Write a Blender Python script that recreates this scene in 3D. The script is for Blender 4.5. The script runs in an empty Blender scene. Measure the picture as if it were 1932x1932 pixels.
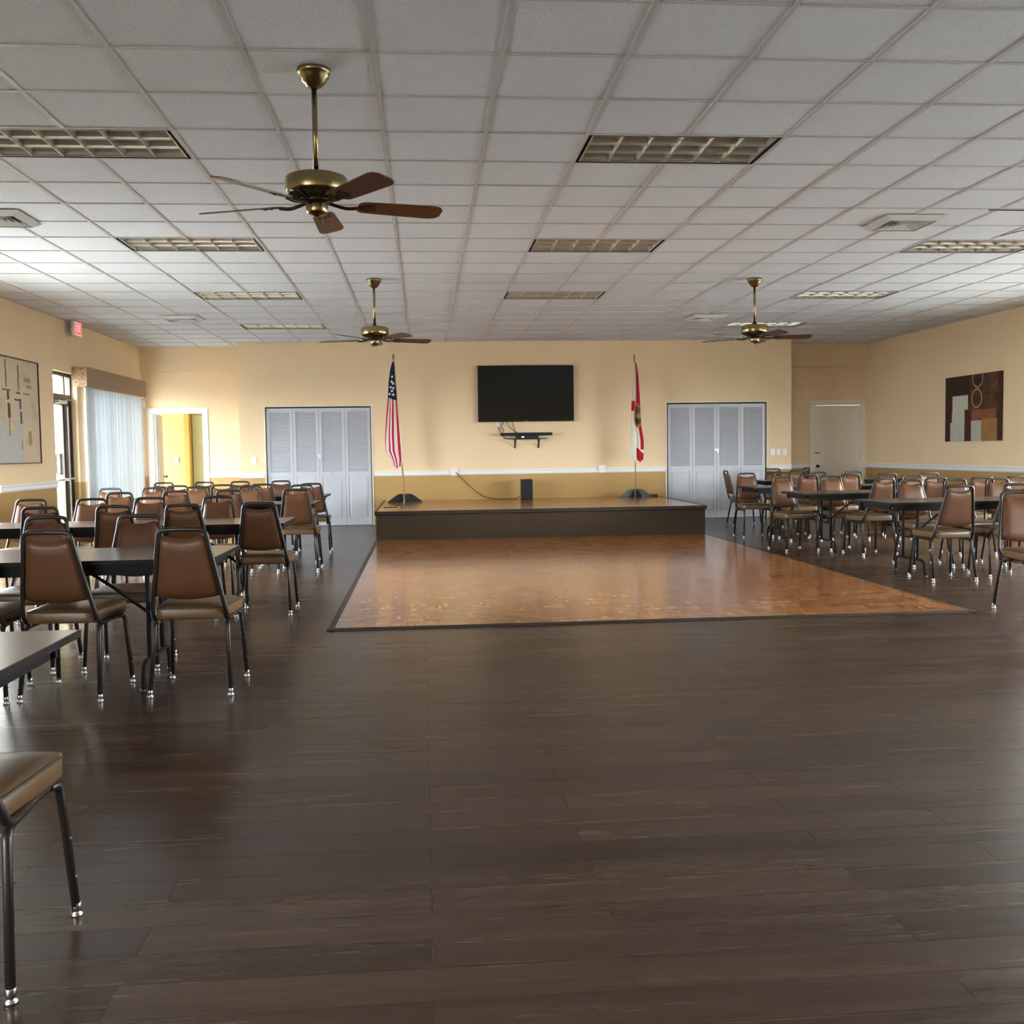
import bpy, bmesh, math, random
from mathutils import Vector, Matrix
random.seed(7)
PI = math.pi
C = bpy.context.scene.collection
scene = bpy.context.scene

# ---------------------------------------------------------------- camera
F_PX, YAW, PITCH, ROLL, CAMZ = 1942.8, 0.0852, 0.0596, -0.0144, 1.2485
fw = Vector((math.sin(YAW)*math.cos(PITCH), math.cos(YAW)*math.cos(PITCH), -math.sin(PITCH)))
rt = Vector((math.cos(YAW), -math.sin(YAW), 0)); up = rt.cross(fw)
rt, up = rt*math.cos(ROLL)+up*math.sin(ROLL), up*math.cos(ROLL)-rt*math.sin(ROLL)
cam_data = bpy.data.cameras.new('camera')
cam_data.sensor_fit = 'HORIZONTAL'; cam_data.sensor_width = 36.0; cam_data.lens = F_PX/1932*36
cam_data.clip_start = 0.05; cam_data.clip_end = 300
cam = bpy.data.objects.new('camera', cam_data); C.objects.link(cam)
m = Matrix((rt, up, -fw)).transposed().to_4x4(); m.translation = (0, 0, CAMZ)
cam.matrix_world = m
scene.camera = cam

# ---------------------------------------------------------------- world / daylight / exposure
SKY = 10.0
world = bpy.data.worlds.new('sky'); scene.world = world; world.use_nodes = True
bg = world.node_tree.nodes['Background']
bg.inputs[0].default_value = (0.95, 0.965, 1.0, 1); bg.inputs[1].default_value = SKY
vs = scene.view_settings
vs.view_transform = 'Standard'; vs.look = 'None'; vs.gamma = 1.0; vs.exposure = 2.38
vs.use_curve_mapping = False

T = 0.6096
GX, GY, CEIL = -0.199, 6.2387, 3.136
XL, XR, YB, YM, YR = -4.905, 8.255, -4.0, 17.875, 18.70      # left wall, right wall, rear wall, main wall, recess wall
WT = 0.20
DOOR_L = (14.30, 15.25, 0.0, 2.42)                            # openings in the left wall (y0,y1,z0,z1)
WIN_L = (15.60, 18.20, 0.05, 2.32)
ADDED_WIN_L2 = (8.7, 12.35, 0.05, 2.4)  # unseen window, added to brighten the far and right walls
ADDED_WIN_L3 = (-3.5, -0.2, 0.5, 2.4)  # unseen window, put in to lift the near ceiling
WIN_R = [(1.6, 6.6, 0.9, 2.3), (8.6, 12.9, 0.6, 2.15)]
ADDED_WIN_B = [(-4.5, -3.1, 0.9, 2.1)]  # small unseen rear window, added to light the near end
HALL_W = (19.15, 20.75, 0.3, 2.3)

def portal(loc, rot, w, h):
    l = bpy.data.lights.new('daylight_opening', 'AREA'); l.shape = 'RECTANGLE'; l.size = w; l.size_y = h
    l.cycles.is_portal = True
    o = bpy.data.objects.new('daylight_opening', l); C.objects.link(o)
    o.location = loc; o.rotation_euler = rot
for (a, b, c, d) in (DOOR_L, WIN_L, ADDED_WIN_L2, ADDED_WIN_L3):
    portal((XL-WT-0.03, (a+b)/2, (c+d)/2), (PI/2, 0, -PI/2), b-a, d-c)
for (a, b, c, d) in WIN_R:
    portal((XR+WT+0.03, (a+b)/2, (c+d)/2), (PI/2, 0, PI/2), b-a, d-c)
for (a, b, c, d) in ADDED_WIN_B:
    portal(((a+b)/2, YB-WT-0.03, (c+d)/2), (PI/2, 0, 0), b-a, d-c)
portal((-6.83, (HALL_W[0]+HALL_W[1])/2, 1.3), (PI/2, 0, -PI/2), 1.6, 2.0)

# ---------------------------------------------------------------- node helpers
def srgb(r, g, b):
    f = lambda c: c/12.92 if c <= .04045 else ((c+.055)/1.055)**2.4
    return (f(r/255), f(g/255), f(b/255), 1)

class NT:
    def __init__(s, name):
        s.m = bpy.data.materials.new(name); s.m.use_nodes = True
        s.t = s.m.node_tree; s.b = s.t.nodes['Principled BSDF']; s.out = s.t.nodes['Material Output']
    def n(s, typ, **kw):
        x = s.t.nodes.new(typ)
        for k, v in kw.items(): setattr(x, k, v)
        return x
    def put(s, sock, v):
        if isinstance(v, bpy.types.NodeSocket): s.t.links.new(v, sock)
        else: sock.default_value = v
    def math(s, op, a, b=0.0, c=None):
        x = s.n('ShaderNodeMath', operation=op); s.put(x.inputs[0], a); s.put(x.inputs[1], b)
        if c is not None: s.put(x.inputs[2], c)
        return x.outputs[0]
    def pos(s):
        g = s.n('ShaderNodeNewGeometry'); x = s.n('ShaderNodeSeparateXYZ'); s.put(x.inputs[0], g.outputs['Position'])
        return x.outputs
    def objc(s):
        g = s.n('ShaderNodeTexCoord'); x = s.n('ShaderNodeSeparateXYZ'); s.put(x.inputs[0], g.outputs['Object'])
        return x.outputs
    def uv(s):
        g = s.n('ShaderNodeTexCoord'); x = s.n('ShaderNodeSeparateXYZ'); s.put(x.inputs[0], g.outputs['UV'])
        return x.outputs
    def comb(s, x, y, z=0.0):
        c = s.n('ShaderNodeCombineXYZ'); s.put(c.inputs[0], x); s.put(c.inputs[1], y); s.put(c.inputs[2], z); return c.outputs[0]
    def noise(s, vec, scale, detail=3.0, rough=.5):
        x = s.n('ShaderNodeTexNoise'); 
        if vec is not None: s.put(x.inputs['Vector'], vec)
        x.inputs['Scale'].default_value = scale; x.inputs['Detail'].default_value = detail; x.inputs['Roughness'].default_value = rough
        return x.outputs['Fac']
    def white(s, vec):
        x = s.n('ShaderNodeTexWhiteNoise', noise_dimensions='3D'); s.put(x.inputs['Vector'], vec); return x.outputs['Value']
    def ramp(s, fac, stops, interp='LINEAR'):
        x = s.n('ShaderNodeValToRGB'); s.put(x.inputs[0], fac); e = x.color_ramp; e.interpolation = interp
        while len(e.elements) < len(stops): e.elements.new(0.5)
        for el, (p, c) in zip(e.elements, stops): el.position = p; el.color = c
        return x.outputs[0]
    def mix(s, fac, a, b, blend='MIX'):
        x = s.n('ShaderNodeMix', data_type='RGBA', blend_type=blend); s.put(x.inputs[0], fac); s.put(x.inputs[6], a); s.put(x.inputs[7], b)
        return x.outputs[2]
    def bump(s, h, strength=.2, dist=.01):
        x = s.n('ShaderNodeBump'); x.inputs['Strength'].default_value = strength; x.inputs['Distance'].default_value = dist
        s.put(x.inputs['Height'], h); s.put(s.b.inputs['Normal'], x.outputs[0])
    def set(s, col=None, rough=None, metal=None, spec=None, emit=None, estr=None):
        b = s.b.inputs
        if col is not None: s.put(b['Base Color'], col)
        if rough is not None: s.put(b['Roughness'], rough)
        if metal is not None: s.put(b['Metallic'], metal)
        if spec is not None: s.put(b['Specular IOR Level'], spec)
        if emit is not None: s.put(b['Emission Color'], emit); b['Emission Strength'].default_value = estr
        return s

def plain(name, col, rough=.5, metal=0.0, spec=.5, var=.06, scale=14.0):
    """one colour with slight procedural mottling"""
    t = NT(name); tc = t.n('ShaderNodeTexCoord')
    n = t.noise(tc.outputs['Object'], scale)
    lo = tuple(c*(1-var) for c in col[:3])+(1,); hi = tuple(min(1, c*(1+var)) for c in col[:3])+(1,)
    t.set(t.mix(n, lo, hi), rough, metal, spec); return t.m

def wall_paint():
    t = NT('two_tone_wall_paint'); p = t.pos()
    up_ = (.80, .605, .385, 1); lo_ = (.46, .285, .105, 1)
    f = t.math('GREATER_THAN', p[2], .885)
    n = t.noise(t.comb(p[0], p[1], p[2]), 1.3, 4)
    v = t.math('MULTIPLY_ADD', n, .10, .95)
    c = t.mix(1.0, t.mix(f, lo_, up_), t.comb(v, v, v), 'MULTIPLY')
    t.set(c, .62, 0, .35); t.bump(t.noise(t.comb(p[0], p[1], p[2]), 160, 2), .06, .004); return t.m

def plank_mat():
    t = NT('vinyl_plank'); p = t.pos()
    row = t.math('FLOOR', t.math('DIVIDE', p[1], .152))
    off = t.math('MULTIPLY', t.math('MODULO', row, 2.0), .48)
    xs = t.math('DIVIDE', t.math('SUBTRACT', p[0], off), 1.22)
    col = t.math('FLOOR', xs)
    w = t.white(t.comb(row, col, 3.0))
    gy = t.math('ADD', p[1], t.math('MULTIPLY', w, 7.0))
    g1 = t.noise(t.comb(t.math('MULTIPLY', p[0], .9), t.math('MULTIPLY', gy, 18.0), w), 1.0, 5, .6)
    g2 = t.noise(t.comb(t.math('MULTIPLY', p[0], 2.5), t.math('MULTIPLY', gy, 110.0), w), 1.0, 3, .6)
    g3 = t.noise(t.comb(t.math('MULTIPLY', p[0], .8), t.math('MULTIPLY', p[1], 9.0), 2.0), 1.0, 4, .6)
    f = t.math('ADD', t.math('MULTIPLY', w, .22), t.math('ADD', t.math('MULTIPLY', g1, .50), t.math('ADD', t.math('MULTIPLY', g3, .42), t.math('MULTIPLY', g2, .10))))
    f = t.math('SUBTRACT', f, .09)
    c = t.ramp(f, [(.27, (.026, .0130, .0074, 1)), (.5, (.050, .0278, .0172, 1)), (.74, (.084, .0495, .0320, 1))])
    fy = t.math('FRACT', t.math('DIVIDE', p[1], .152)); fx = t.math('FRACT', xs)
    j = t.math('MAXIMUM', t.math('LESS_THAN', fy, .012), t.math('LESS_THAN', fx, .0016))
    c = t.mix(t.math('MULTIPLY', j, .35), c, (.012, .009, .008, 1))
    t.set(c, t.math('MULTIPLY_ADD', g1, .12, .20), 0, .26)
    t.bump(t.math('ADD', g1, t.math('MULTIPLY', g2, .15)), .025, .003); return t.m

def parquet_mat():
    t = NT('finger_parquet'); p = t.pos(); S = .121
    cx = t.math('FLOOR', t.math('DIVIDE', p[0], S)); cy = t.math('FLOOR', t.math('DIVIDE', p[1], S))
    par = t.math('FRACT', t.math('MULTIPLY', t.math('ADD', cx, cy), .5)); par = t.math('GREATER_THAN', par, .25)
    fx = t.math('FRACT', t.math('DIVIDE', p[0], S)); fy = t.math('FRACT', t.math('DIVIDE', p[1], S))
    a = t.math('ADD', t.math('MULTIPLY', par, fx), t.math('MULTIPLY', t.math('SUBTRACT', 1.0, par), fy))
    fi = t.math('FLOOR', t.math('MULTIPLY', a, 5.0))
    w = t.white(t.comb(cx, cy, fi))
    w2 = t.white(t.comb(cx, cy, 77.0))
    g = t.noise(t.comb(t.math('MULTIPLY', p[0], 3.0), t.math('MULTIPLY', p[1], 3.0), 0.0), 1.0, 4)
    f = t.math('ADD', t.math('MULTIPLY', w, .85), t.math('ADD', t.math('MULTIPLY', w2, .15), t.math('MULTIPLY', g, .2)))
    c = t.ramp(f, [(.12, (.12, .033, .008, 1)), (.30, (.28, .095, .026, 1)), (.70, (.39, .150, .045, 1)), (1.0, (.50, .225, .080, 1))])
    t.set(c, t.math('MULTIPLY_ADD', g, .10, .13), 0, .5)
    t.b.inputs['Coat Weight'].default_value = .12; t.b.inputs['Coat Roughness'].default_value = .08
    fr = t.math('FRACT', t.math('MULTIPLY', a, 5.0))
    t.bump(t.math('ADD', t.math('MULTIPLY', t.math('LESS_THAN', fr, .06), -.5), t.math('MULTIPLY', w, .25)), .05, .002); return t.m

def tile_mat():
    t = NT('mineral_fibre_tile'); p = t.pos(); v = t.comb(p[0], p[1], p[2])
    n1 = t.noise(v, 210, 2); n2 = t.noise(v, 70, 3); n3 = t.noise(v, 1.2, 2)
    sp = t.ramp(n1, [(.30, (.30, .29, .28, 1)), (.38, (.770, .815, .890, 1))])
    oi = t.n('ShaderNodeObjectInfo')
    k = t.math('ADD', t.math('MULTIPLY_ADD', n3, .08, .93), t.math('MULTIPLY', oi.outputs['Random'], .04))
    c = t.mix(1.0, sp, t.comb(k, k, k), 'MULTIPLY')
    t.set(c, .9, 0, .2); t.bump(t.math('ADD', n1, n2), .35, .004); return t.m

def wood_mat(name, a, b, rough, axis=0, scale=1.0, spec=.5, coat=0):
    t = NT(name); o = t.objc()
    u, v = (o[0], o[1]) if axis == 0 else (o[1], o[0])
    g = t.noise(t.comb(t.math('MULTIPLY', u, 2.2*scale), t.math('MULTIPLY', v, 38*scale), t.math('MULTIPLY', o[2], 9)), 1.0, 5, .6)
    t.set(t.ramp(g, [(.3, a), (.7, b)]), rough, 0, spec)
    if coat: t.b.inputs['Coat Weight'].default_value = coat; t.b.inputs['Coat Roughness'].default_value = .1
    return t.m

def vinyl_mat(name, a, b, rough=.42):
    t = NT(name); tc = t.n('ShaderNodeTexCoord'); oi = t.n('ShaderNodeObjectInfo')
    n = t.noise(tc.outputs['Object'], 9, 4); f = t.math('ADD', t.math('MULTIPLY', n, .6), t.math('MULTIPLY', oi.outputs['Random'], .4))
    t.set(t.mix(f, a, b), rough, 0, .32)
    t.bump(t.noise(tc.outputs['Object'], 240, 2), .10, .002); return t.m

def glass_mat():
    t = NT('clear_glass')
    tr = t.n('ShaderNodeBsdfTransparent'); tr.inputs[0].default_value = (.93, .96, .95, 1)
    gl = t.n('ShaderNodeBsdfGlossy'); gl.inputs['Roughness'].default_value = .02
    mx = t.n('ShaderNodeMixShader'); mx.inputs[0].default_value = .07; t.put(mx.inputs[1], tr.outputs[0]); t.put(mx.inputs[2], gl.outputs[0])
    t.put(t.out.inputs[0], mx.outputs[0]); return t.m

def blind_mat():
    t = NT('translucent_blind_vinyl'); tc = t.n('ShaderNodeTexCoord')
    n = t.noise(tc.outputs['Object'], .6, 1)
    c = t.mix(n, (.52, .57, .61, 1), (.60, .64, .67, 1))
    d = t.n('ShaderNodeBsdfDiffuse'); t.put(d.inputs[0], c)
    tl = t.n('ShaderNodeBsdfTranslucent'); t.put(tl.inputs[0], t.mix(n, (.80, .88, .94, 1), (.88, .94, .97, 1)))
    mx = t.n('ShaderNodeMixShader'); mx.inputs[0].default_value = .016
    t.put(mx.inputs[1], d.outputs[0]); t.put(mx.inputs[2], tl.outputs[0]); t.put(t.out.inputs[0], mx.outputs[0]); return t.m

def pelmet_mat():
    t = NT('woven_pelmet_fabric'); o = t.objc()
    k = t.n('ShaderNodeTexVoronoi'); t.put(k.inputs['Vector'], t.comb(o[0], o[1], o[2])); k.inputs['Scale'].default_value = 42
    f = t.math('GREATER_THAN', k.outputs['Distance'], .42)
    t.set(t.mix(f, (.20, .125, .075, 1), (.34, .23, .15, 1)), .85, 0, .2)
    t.bump(k.outputs['Distance'], .3, .004); return t.m

def carpet_mat():
    t = NT('brown_ribbed_carpet'); p = t.pos()
    w = t.math('SINE', t.math('MULTIPLY', p[0], 420.0)); n = t.noise(t.comb(p[0], p[1], p[2]), 180, 3)
    f = t.math('ADD', t.math('MULTIPLY_ADD', w, .2, .3), t.math('MULTIPLY', n, .5))
    t.set(t.mix(f, (.032, .022, .014, 1), (.085, .059, .040, 1)), .95, 0, .1); t.bump(f, .5, .004); return t.m

def us_flag_mat():
    t = NT('stars_and_stripes_cloth'); u = t.uv()
    s = t.math('ADD', u[0], t.math('MULTIPLY', u[1], .16))
    k = t.math('FRACT', t.math('MULTIPLY', s, 3.3)); red = t.math('LESS_THAN', k, .48)
    c = t.mix(red, (.80, .74, .74, 1), (.52, .018, .035, 1))
    can = t.math('LESS_THAN', u[1], t.math('MULTIPLY_ADD', u[0], .03, .335))
    t.set(t.mix(can, c, (.012, .02, .075, 1)), .75, 0, .2); return t.m

def fl_flag_mat():
    t = NT('saltire_flag_cloth'); u = t.uv(); L = lambda a, b: t.math('LESS_THAN', a, b); G = lambda a, b: t.math('GREATER_THAN', a, b)
    AND = lambda a, b: t.math('MULTIPLY', a, b); OR = lambda a, b: t.math('MAXIMUM', a, b)
    s, v = u[0], u[1]
    r = AND(G(s, t.math('MULTIPLY_ADD', v, -.12, .60)), L(v, .45))
    r = OR(r, AND(AND(G(v, .385), L(v, .485)), L(s, .42)))
    r = OR(r, AND(G(s, t.math('MULTIPLY_ADD', v, .35, .50)), AND(G(v, .52), L(v, .88))))
    r = OR(r, AND(G(v, t.math('MULTIPLY_ADD', s, .12, .80)), G(s, .47)))
    c = t.mix(r, (.80, .76, .68, 1), (.46, .012, .03, 1))
    du = t.math('DIVIDE', t.math('SUBTRACT', s, .72), .44); dv = t.math('DIVIDE', t.math('SUBTRACT', v, .535), .125)
    d = t.math('SQRT', t.math('ADD', t.math('MULTIPLY', du, du), t.math('MULTIPLY', dv, dv)))
    c = t.mix(L(d, 1.0), c, (.55, .17, .03, 1))
    inner = t.ramp(t.math('MULTIPLY_ADD', dv, .5, .5), [(0.0, (.12, .10, .12, 1)), (.35, (.16, .11, .08, 1)), (.52, (.42, .26, .24, 1)), (.66, (.05, .09, .03, 1)), (.9, (.06, .10, .04, 1))])
    c = t.mix(L(d, .74), c, inner)
    t.set(c, .75, 0, .2); return t.m

def rects_art(name, base_stops, rects, rings=(), nscale=3.0):
    """abstract canvas painted in the object's own y/z plane; u,v run 0..1 left-right / bottom-top"""
    t = NT(name); u = t.uv()
    n = t.noise(t.comb(u[0], u[1], 0.0), nscale, 6, .65)
    c = t.ramp(n, base_stops)
    n2 = t.noise(t.comb(t.math('MULTIPLY', u[0], 3.0), u[1], 4.0), 7.0, 5, .6)
    for (x0, x1, y0, y1, ca, cb) in rects:
        jx = t.math('ADD', u[0], t.math('MULTIPLY_ADD', n2, .02, -.01)); jy = t.math('ADD', u[1], t.math('MULTIPLY_ADD', n2, .02, -.01))
        f = t.math('MULTIPLY', t.math('MULTIPLY', t.math('GREATER_THAN', jx, x0), t.math('LESS_THAN', jx, x1)),
                   t.math('MULTIPLY', t.math('GREATER_THAN', jy, y0), t.math('LESS_THAN', jy, y1)))
        c = t.mix(f, c, t.mix(n2, ca, cb))
    for (cx, cy, rx, ry, wd, colr) in rings:
        a = t.math('DIVIDE', t.math('SUBTRACT', u[0], cx), rx); b = t.math('DIVIDE', t.math('SUBTRACT', u[1], cy), ry)
        d = t.math('SQRT', t.math('ADD', t.math('MULTIPLY', a, a), t.math('MULTIPLY', b, b)))
        f = t.math('LESS_THAN', t.math('ABSOLUTE', t.math('SUBTRACT', d, 1.0)), wd)
        c = t.mix(f, c, colr)
    t.set(c, .7, 0, .3); return t.m

def emit_mat(name, col, s):
    t = NT(name); t.set((0.1, .01, .01, 1), .4, 0, .4, col, s); return t.m

M = {}
M['wall'] = wall_paint(); M['plank'] = plank_mat(); M['parquet'] = parquet_mat(); M['tile'] = tile_mat()
M['tbar'] = plain('white_grid_steel', (.56, .56, .58, 1), .45, 0, .5, .03)
M['plenum'] = plain('dark_plenum', (.05, .05, .05, 1), .9)
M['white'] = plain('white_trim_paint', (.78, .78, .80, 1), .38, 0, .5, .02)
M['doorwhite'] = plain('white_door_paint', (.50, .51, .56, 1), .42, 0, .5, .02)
M['doorcream'] = plain('cream_door_paint', (.78, .72, .62, 1), .4, 0, .5, .02)
M['greendoor'] = plain('pale_green_door_paint', (.55, .60, .38, 1), .5)
M['yellow'] = plain('hall_yellow_paint', (.66, .50, .22, 1), .6)
M['yellow2'] = plain('hall_darker_yellow', (.55, .36, .10, 1), .6)  # deeper yellow for the jutting hall corner
M['vinyl'] = vinyl_mat('brown_vinyl', (.084, .034, .015, 1), (.122, .054, .024, 1))
M['seatv'] = vinyl_mat('tan_brown_vinyl', (.105, .058, .027, 1), (.155, .090, .044, 1), .30)
M['pipe'] = plain('dark_brown_piping', (.045, .026, .016, 1), .5)
M['bronze'] = plain('dark_bronze_tube', (.018, .0145, .0125, 1), .36, 0, .4)
M['chrome'] = plain('chrome_glide', (.50, .50, .50, 1), .3, 1.0)
M['laminate'] = wood_mat('walnut_laminate', (.060, .036, .026, 1), (.105, .066, .048, 1), .24, 0, 1.0, .5)
M['tedge'] = plain('dark_table_edge', (.016, .012, .011, 1), .7, 0, .15)
M['tsteel'] = plain('charcoal_table_steel', (.012, .012, .013, 1), .75, 0, .12)
M['black'] = plain('black_plastic', (.012, .012, .013, 1), .35)
M['screen'] = plain('black_glass_screen', (.004, .005, .005, 1), .12, 0, .5)
M['silver'] = plain('brushed_silver', (.55, .55, .56, 1), .3, .9)
M['brass'] = plain('antique_brass', (.31, .245, .125, 1), .27, 1.0, .5, .12, 4)
M['brassdark'] = plain('dark_brass', (.05, .036, .016, 1), .35, .8)
M['blade'] = wood_mat('walnut_fan_blade', (.070, .026, .012, 1), (.155, .066, .030, 1), .33, 0, .6, .5)
M['louver'] = plain('parabolic_aluminium', (.60, .585, .54, 1), .28, .85, .5, .04)
M['pan'] = plain('fixture_white_enamel', (.55, .53, .48, 1), .35, .2)
M['gap'] = plain('black_fixture_gap', (.01, .01, .01, 1), .8)
M['vent'] = plain('white_vent_enamel', (.70, .71, .71, 1), .45)
M['glass'] = glass_mat(); M['blind'] = blind_mat(); M['pelmet'] = pelmet_mat(); M['carpet'] = carpet_mat()
M['pelmetfront'] = plain('plain_pelmet_fabric', (.34, .235, .155, 1), .85, 0, .2, .08, 30)
M['alu'] = plain('dark_bronze_aluminium', (.055, .048, .044, 1), .38, .6)
M['nosing'] = plain('dark_stage_nosing', (.020, .014, .011, 1), .5)
M['usflag'] = us_flag_mat(); M['flflag'] = fl_flag_mat()
M['star'] = plain('white_star_cloth', (.75, .75, .78, 1), .8)
M['goldpole'] = plain('varnished_oak_pole', (.50, .30, .10, 1), .3)
M['ivory'] = plain('ivory_plastic', (.78, .77, .72, 1), .4)
M['cable'] = plain('brown_cable', (.06, .04, .025, 1), .6)
M['wcable'] = plain('grey_cable', (.30, .30, .30, 1), .6)
M['exitred'] = emit_mat('lit_exit_red', (1.0, .09, .10, 1), .26)
M['exitpale'] = emit_mat('lit_exit_border', (1.0, .48, .42, 1), .18)
M['exitwhite'] = emit_mat('lit_exit_letter', (1.0, .42, .40, 1), .26)
M['led'] = emit_mat('white_indicator', (1, 1, 1, 1), .5)
M['ground'] = plain('grey_concrete', (.24, .24, .225, 1), .9)
M['hedge'] = plain('outdoor_hedge', (.12, .22, .11, 1), .9, 0, .3, .4, 3)
M['stucco'] = plain('cream_stucco', (.75, .62, .42, 1), .9)
M['artL'] = rects_art('pale_abstract_canvas', [(.30, (.44, .32, .22, 1)), (.48, (.58, .46, .32, 1)), (.62, (.54, .46, .36, 1)), (.75, (.46, .42, .36, 1))],
    [(.0, .70, .0, .40, (.40, .38, .34, 1), (.50, .49, .46, 1)), (.455, .475, .72, .98, (.09, .07, .06, 1), (.16, .12, .10, 1)), (.40, .53, .685, .70, (.08, .06, .05, 1), (.2, .16, .12, 1)),
     (.47, .505, .60, .69, (.07, .05, .05, 1), (.14, .10, .09, 1)), (.475, .52, .43, .57, (.07, .05, .06, 1), (.13, .10, .10, 1)), (.49, .505, .26, .43, (.14, .10, .08, 1), (.22, .17, .14, 1)),
     (.655, .675, .70, .95, (.10, .08, .06, 1), (.18, .14, .10, 1)), (.62, .69, .665, .685, (.07, .05, .05, 1), (.18, .14, .10, 1)), (.585, .70, .60, .618, (.07, .05, .05, 1), (.15, .12, .10, 1)),
     (.665, .70, .52, .60, (.09, .07, .06, 1), (.2, .16, .12, 1)), (.675, .705, .38, .50, (.06, .05, .04, 1), (.14, .11, .09, 1)), (.685, .70, .13, .21, (.12, .10, .08, 1), (.2, .16, .14, 1)),
     (.515, .575, .31, .375, (.62, .45, .10, 1), (.72, .55, .20, 1)), (.755, .87, .795, .835, (.22, .18, .12, 1), (.42, .34, .24, 1)), (.80, .88, .735, .765, (.20, .16, .11, 1), (.42, .34, .24, 1)),
     (.735, .86, .67, .683, (.16, .12, .09, 1), (.3, .24, .18, 1)), (.80, .86, .17, .31, (.26, .18, .10, 1), (.42, .33, .24, 1))], (), 3.0)
M['artR'] = rects_art('brown_abstract_canvas', [(.30, (.020, .010, .007, 1)), (.45, (.065, .026, .014, 1)), (.60, (.13, .055, .026, 1)), (.75, (.22, .10, .05, 1))],
    [(.0, .47, .60, 1.0, (.022, .012, .009, 1), (.055, .028, .020, 1)), (.0, .12, .0, .62, (.030, .008, .006, 1), (.075, .020, .016, 1)), (.36, .49, .0, .46, (.040, .009, .007, 1), (.085, .026, .018, 1)),
     (.50, .92, .33, .47, (.16, .050, .020, 1), (.30, .11, .045, 1)), (.67, .94, .0, .33, (.22, .10, .028, 1), (.42, .22, .09, 1)), (.14, .43, .44, .70, (.46, .45, .37, 1), (.58, .54, .44, 1)),
     (.37, .43, .44, .48, (.02, .01, .008, 1), (.04, .02, .01, 1)), (.10, .37, .0, .29, (.36, .37, .33, 1), (.55, .53, .46, 1)), (.13, .37, .29, .44, (.46, .44, .36, 1), (.56, .52, .43, 1)),
     (.49, .67, .0, .31, (.38, .36, .33, 1), (.50, .46, .41, 1)), (.955, 1.0, .0, 1.0, (.03, .014, .006, 1), (.07, .03, .012, 1))],
    [(.585, .64, .088, .135, .09, (.44, .24, .16, 1)), (.60, .94, .088, .135, .09, (.40, .20, .12, 1))], 4.0)

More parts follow.
